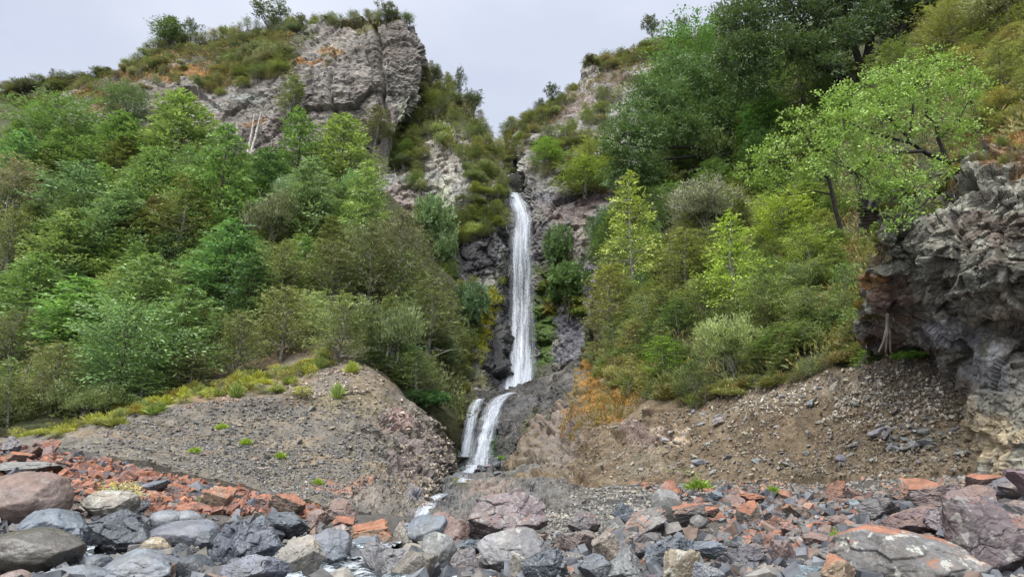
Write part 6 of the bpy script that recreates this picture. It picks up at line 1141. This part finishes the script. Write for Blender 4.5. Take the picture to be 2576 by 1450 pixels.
run('cascade', [(1200, 1168, 20), (1192, 1182, 22), (1180, 1196, 20), (1166, 1212, 14)], stream_bed, 50, 4, 'white water under the lower cascade', .5, .74, 2)
run('cascade', [(1118, 1240, 9), (1100, 1248, 13), (1085, 1258, 16), (1073, 1275, 16), (1064, 1296, 15), (1058, 1315, 16)], stream_bed, 60, 5, 'white chute where the side stream meets the river', .5, .74, 2)
# river surface between the boulders, foam where it tumbles
def river_mat():
    m, nt, N, L = newmat('river_water')
    geo = N('ShaderNodeNewGeometry'); n = N('ShaderNodeTexNoise'); L(geo.outputs['Position'], n.inputs['Vector']); n.inputs['Scale'].default_value = 5; n.inputs['Detail'].default_value = 7; n.inputs['Roughness'].default_value = .7
    r = ramp(N, [(.47, (.035, .045, .05)), (.62, (.6, .66, .72))]); L(n.outputs['Fac'], r.inputs[0])
    p = N('ShaderNodeBsdfPrincipled'); L(r.outputs[0], p.inputs['Base Color']); p.inputs['Roughness'].default_value = .2
    b = N('ShaderNodeBump'); b.inputs['Strength'].default_value = .7; b.inputs['Distance'].default_value = .08; L(n.outputs['Fac'], b.inputs['Height']); L(b.outputs[0], p.inputs['Normal'])
    o = N('ShaderNodeOutputMaterial'); L(p.outputs[0], o.inputs[0]); return m
RIV = river_mat()
def pool(pts, wid, lift, name='river_water'):
    """a ribbon of tumbling water following points of the river bed"""
    c = np.array([bed.at(a, b) for a, b in pts]); c = herm(np.arange(len(c)), c, np.linspace(0, len(c)-1, 60)); t = unit(np.gradient(c, axis=0)); s = unit(np.cross(t, [0, 0, 1.0]))
    u = np.linspace(-1, 1, 18); V = c[:, None]+s[:, None]*(u*wid)[None, :, None]+np.array([0, 0, lift]); V = V+fbm(V*3, 4)[..., None]*np.array([0, 0, .09])
    i = np.arange(59)[:, None]*18; j = np.arange(17)[None]
    me = mesh_from(name, V.reshape(-1, 3), np.stack([i+j, i+j+1, i+19+j, i+18+j], -1).reshape(-1, 4), RIV, True); tag(put(name, me), None, None, None, 'structure')
pool([(1060, 1318), (1020, 1345), (950, 1378), (900, 1398), (885, 1425), (860, 1500)], .35, .1)
pool([(905, 1395), (820, 1418), (800, 1440), (780, 1500)], .22, .12)
pool([(860, 1500), (1050, 1452), (1140, 1447), (1260, 1462)], .22, .1)
pool([(640, 1402), (700, 1420), (712, 1445), (720, 1500)], .2, .16)
pool([(230, 1378), (200, 1400), (180, 1420), (170, 1450)], .2, .14)
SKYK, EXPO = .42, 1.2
# ------------------------------------------------------------------ camera, sky, light
cam = bpy.data.cameras.new('camera'); co = bpy.data.objects.new('camera', cam); COL.objects.link(co)
co.location = (0, 0, 1.6); co.rotation_euler = (math.radians(90)+PITCH, 0, 0)
cam.sensor_width = 36; cam.lens = F/2576*36; cam.clip_end = 3000; cam.clip_start = .05
S.camera = co
w = bpy.data.worlds.new('World'); S.world = w; w.use_nodes = True; nt = w.node_tree
bg = nt.nodes['Background']; sky = nt.nodes.new('ShaderNodeTexSky'); sky.sky_type = 'NISHITA'; sky.sun_disc = False
SE, SR = math.radians(60), math.radians(205)
sky.sun_elevation = SE; sky.sun_rotation = SR; sky.air_density = 1.0; sky.dust_density = 4.0
tcw = nt.nodes.new('ShaderNodeTexCoord'); ns = nt.nodes.new('ShaderNodeTexNoise'); mpw = nt.nodes.new('ShaderNodeMapping'); mpw.inputs['Scale'].default_value = (1, 1, 2.2)
nt.links.new(tcw.outputs['Generated'], mpw.inputs[0]); nt.links.new(mpw.outputs[0], ns.inputs['Vector']); ns.inputs['Scale'].default_value = 1.6; ns.inputs['Detail'].default_value = 5; ns.inputs['Roughness'].default_value = .5
cr = nt.nodes.new('ShaderNodeValToRGB'); cr.color_ramp.elements[0].position = .36; cr.color_ramp.elements[0].color = (6.2*SKYK, 6.8*SKYK, 8.5*SKYK, 1); cr.color_ramp.elements[1].position = .66; cr.color_ramp.elements[1].color = (8.6*SKYK, 9.1*SKYK, 10.4*SKYK, 1)
nt.links.new(ns.outputs['Fac'], cr.inputs[0])
# cloud deck: brighter toward zenith; unseen glow added round the sun lights the land
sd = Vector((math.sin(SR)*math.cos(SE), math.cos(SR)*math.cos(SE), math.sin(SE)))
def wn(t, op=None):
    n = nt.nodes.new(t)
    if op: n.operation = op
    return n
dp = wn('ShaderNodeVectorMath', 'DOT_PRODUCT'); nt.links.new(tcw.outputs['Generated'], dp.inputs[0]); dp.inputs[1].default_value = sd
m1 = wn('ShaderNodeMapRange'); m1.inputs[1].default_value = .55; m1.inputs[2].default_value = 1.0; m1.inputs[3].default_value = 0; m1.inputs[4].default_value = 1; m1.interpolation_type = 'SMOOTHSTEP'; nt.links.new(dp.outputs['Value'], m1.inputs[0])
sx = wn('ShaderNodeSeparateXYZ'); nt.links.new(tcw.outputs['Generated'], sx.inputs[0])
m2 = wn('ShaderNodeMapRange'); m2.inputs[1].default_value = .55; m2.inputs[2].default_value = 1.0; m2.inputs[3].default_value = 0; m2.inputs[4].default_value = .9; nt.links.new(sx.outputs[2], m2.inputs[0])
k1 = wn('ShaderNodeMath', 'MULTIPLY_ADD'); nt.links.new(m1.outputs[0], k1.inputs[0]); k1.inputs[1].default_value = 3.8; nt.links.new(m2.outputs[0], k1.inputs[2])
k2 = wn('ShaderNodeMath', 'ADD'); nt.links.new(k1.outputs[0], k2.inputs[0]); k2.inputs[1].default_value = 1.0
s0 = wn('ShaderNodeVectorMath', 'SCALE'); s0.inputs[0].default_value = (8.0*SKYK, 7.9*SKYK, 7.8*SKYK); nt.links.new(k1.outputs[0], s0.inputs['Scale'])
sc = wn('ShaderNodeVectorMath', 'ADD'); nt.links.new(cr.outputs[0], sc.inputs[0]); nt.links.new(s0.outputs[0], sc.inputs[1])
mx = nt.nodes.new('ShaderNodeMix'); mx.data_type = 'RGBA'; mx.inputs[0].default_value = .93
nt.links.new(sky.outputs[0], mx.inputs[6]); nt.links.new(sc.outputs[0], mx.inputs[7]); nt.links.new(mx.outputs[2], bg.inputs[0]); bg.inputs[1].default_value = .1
sl = bpy.data.lights.new('sun', 'SUN'); sl.energy = 1.5; sl.angle = math.radians(30); sl.color = (1, .97, .92)
so = bpy.data.objects.new('sun', sl); COL.objects.link(so)
# the sun stands behind and above the camera, to its left
sd = Vector((math.sin(SR)*math.cos(SE), math.cos(SR)*math.cos(SE), math.sin(SE)))
so.rotation_euler = (-sd).to_track_quat('-Z', 'Y').to_euler(); so.location = (0, 0, 60)
S.view_settings.view_transform = 'Standard'; S.view_settings.look = 'None'; S.view_settings.gamma = 1; S.view_settings.exposure = EXPO
S.cycles.max_bounces = 5; S.cycles.diffuse_bounces = 3; S.cycles.transparent_max_bounces = 24; S.cycles.transmission_bounces = 3
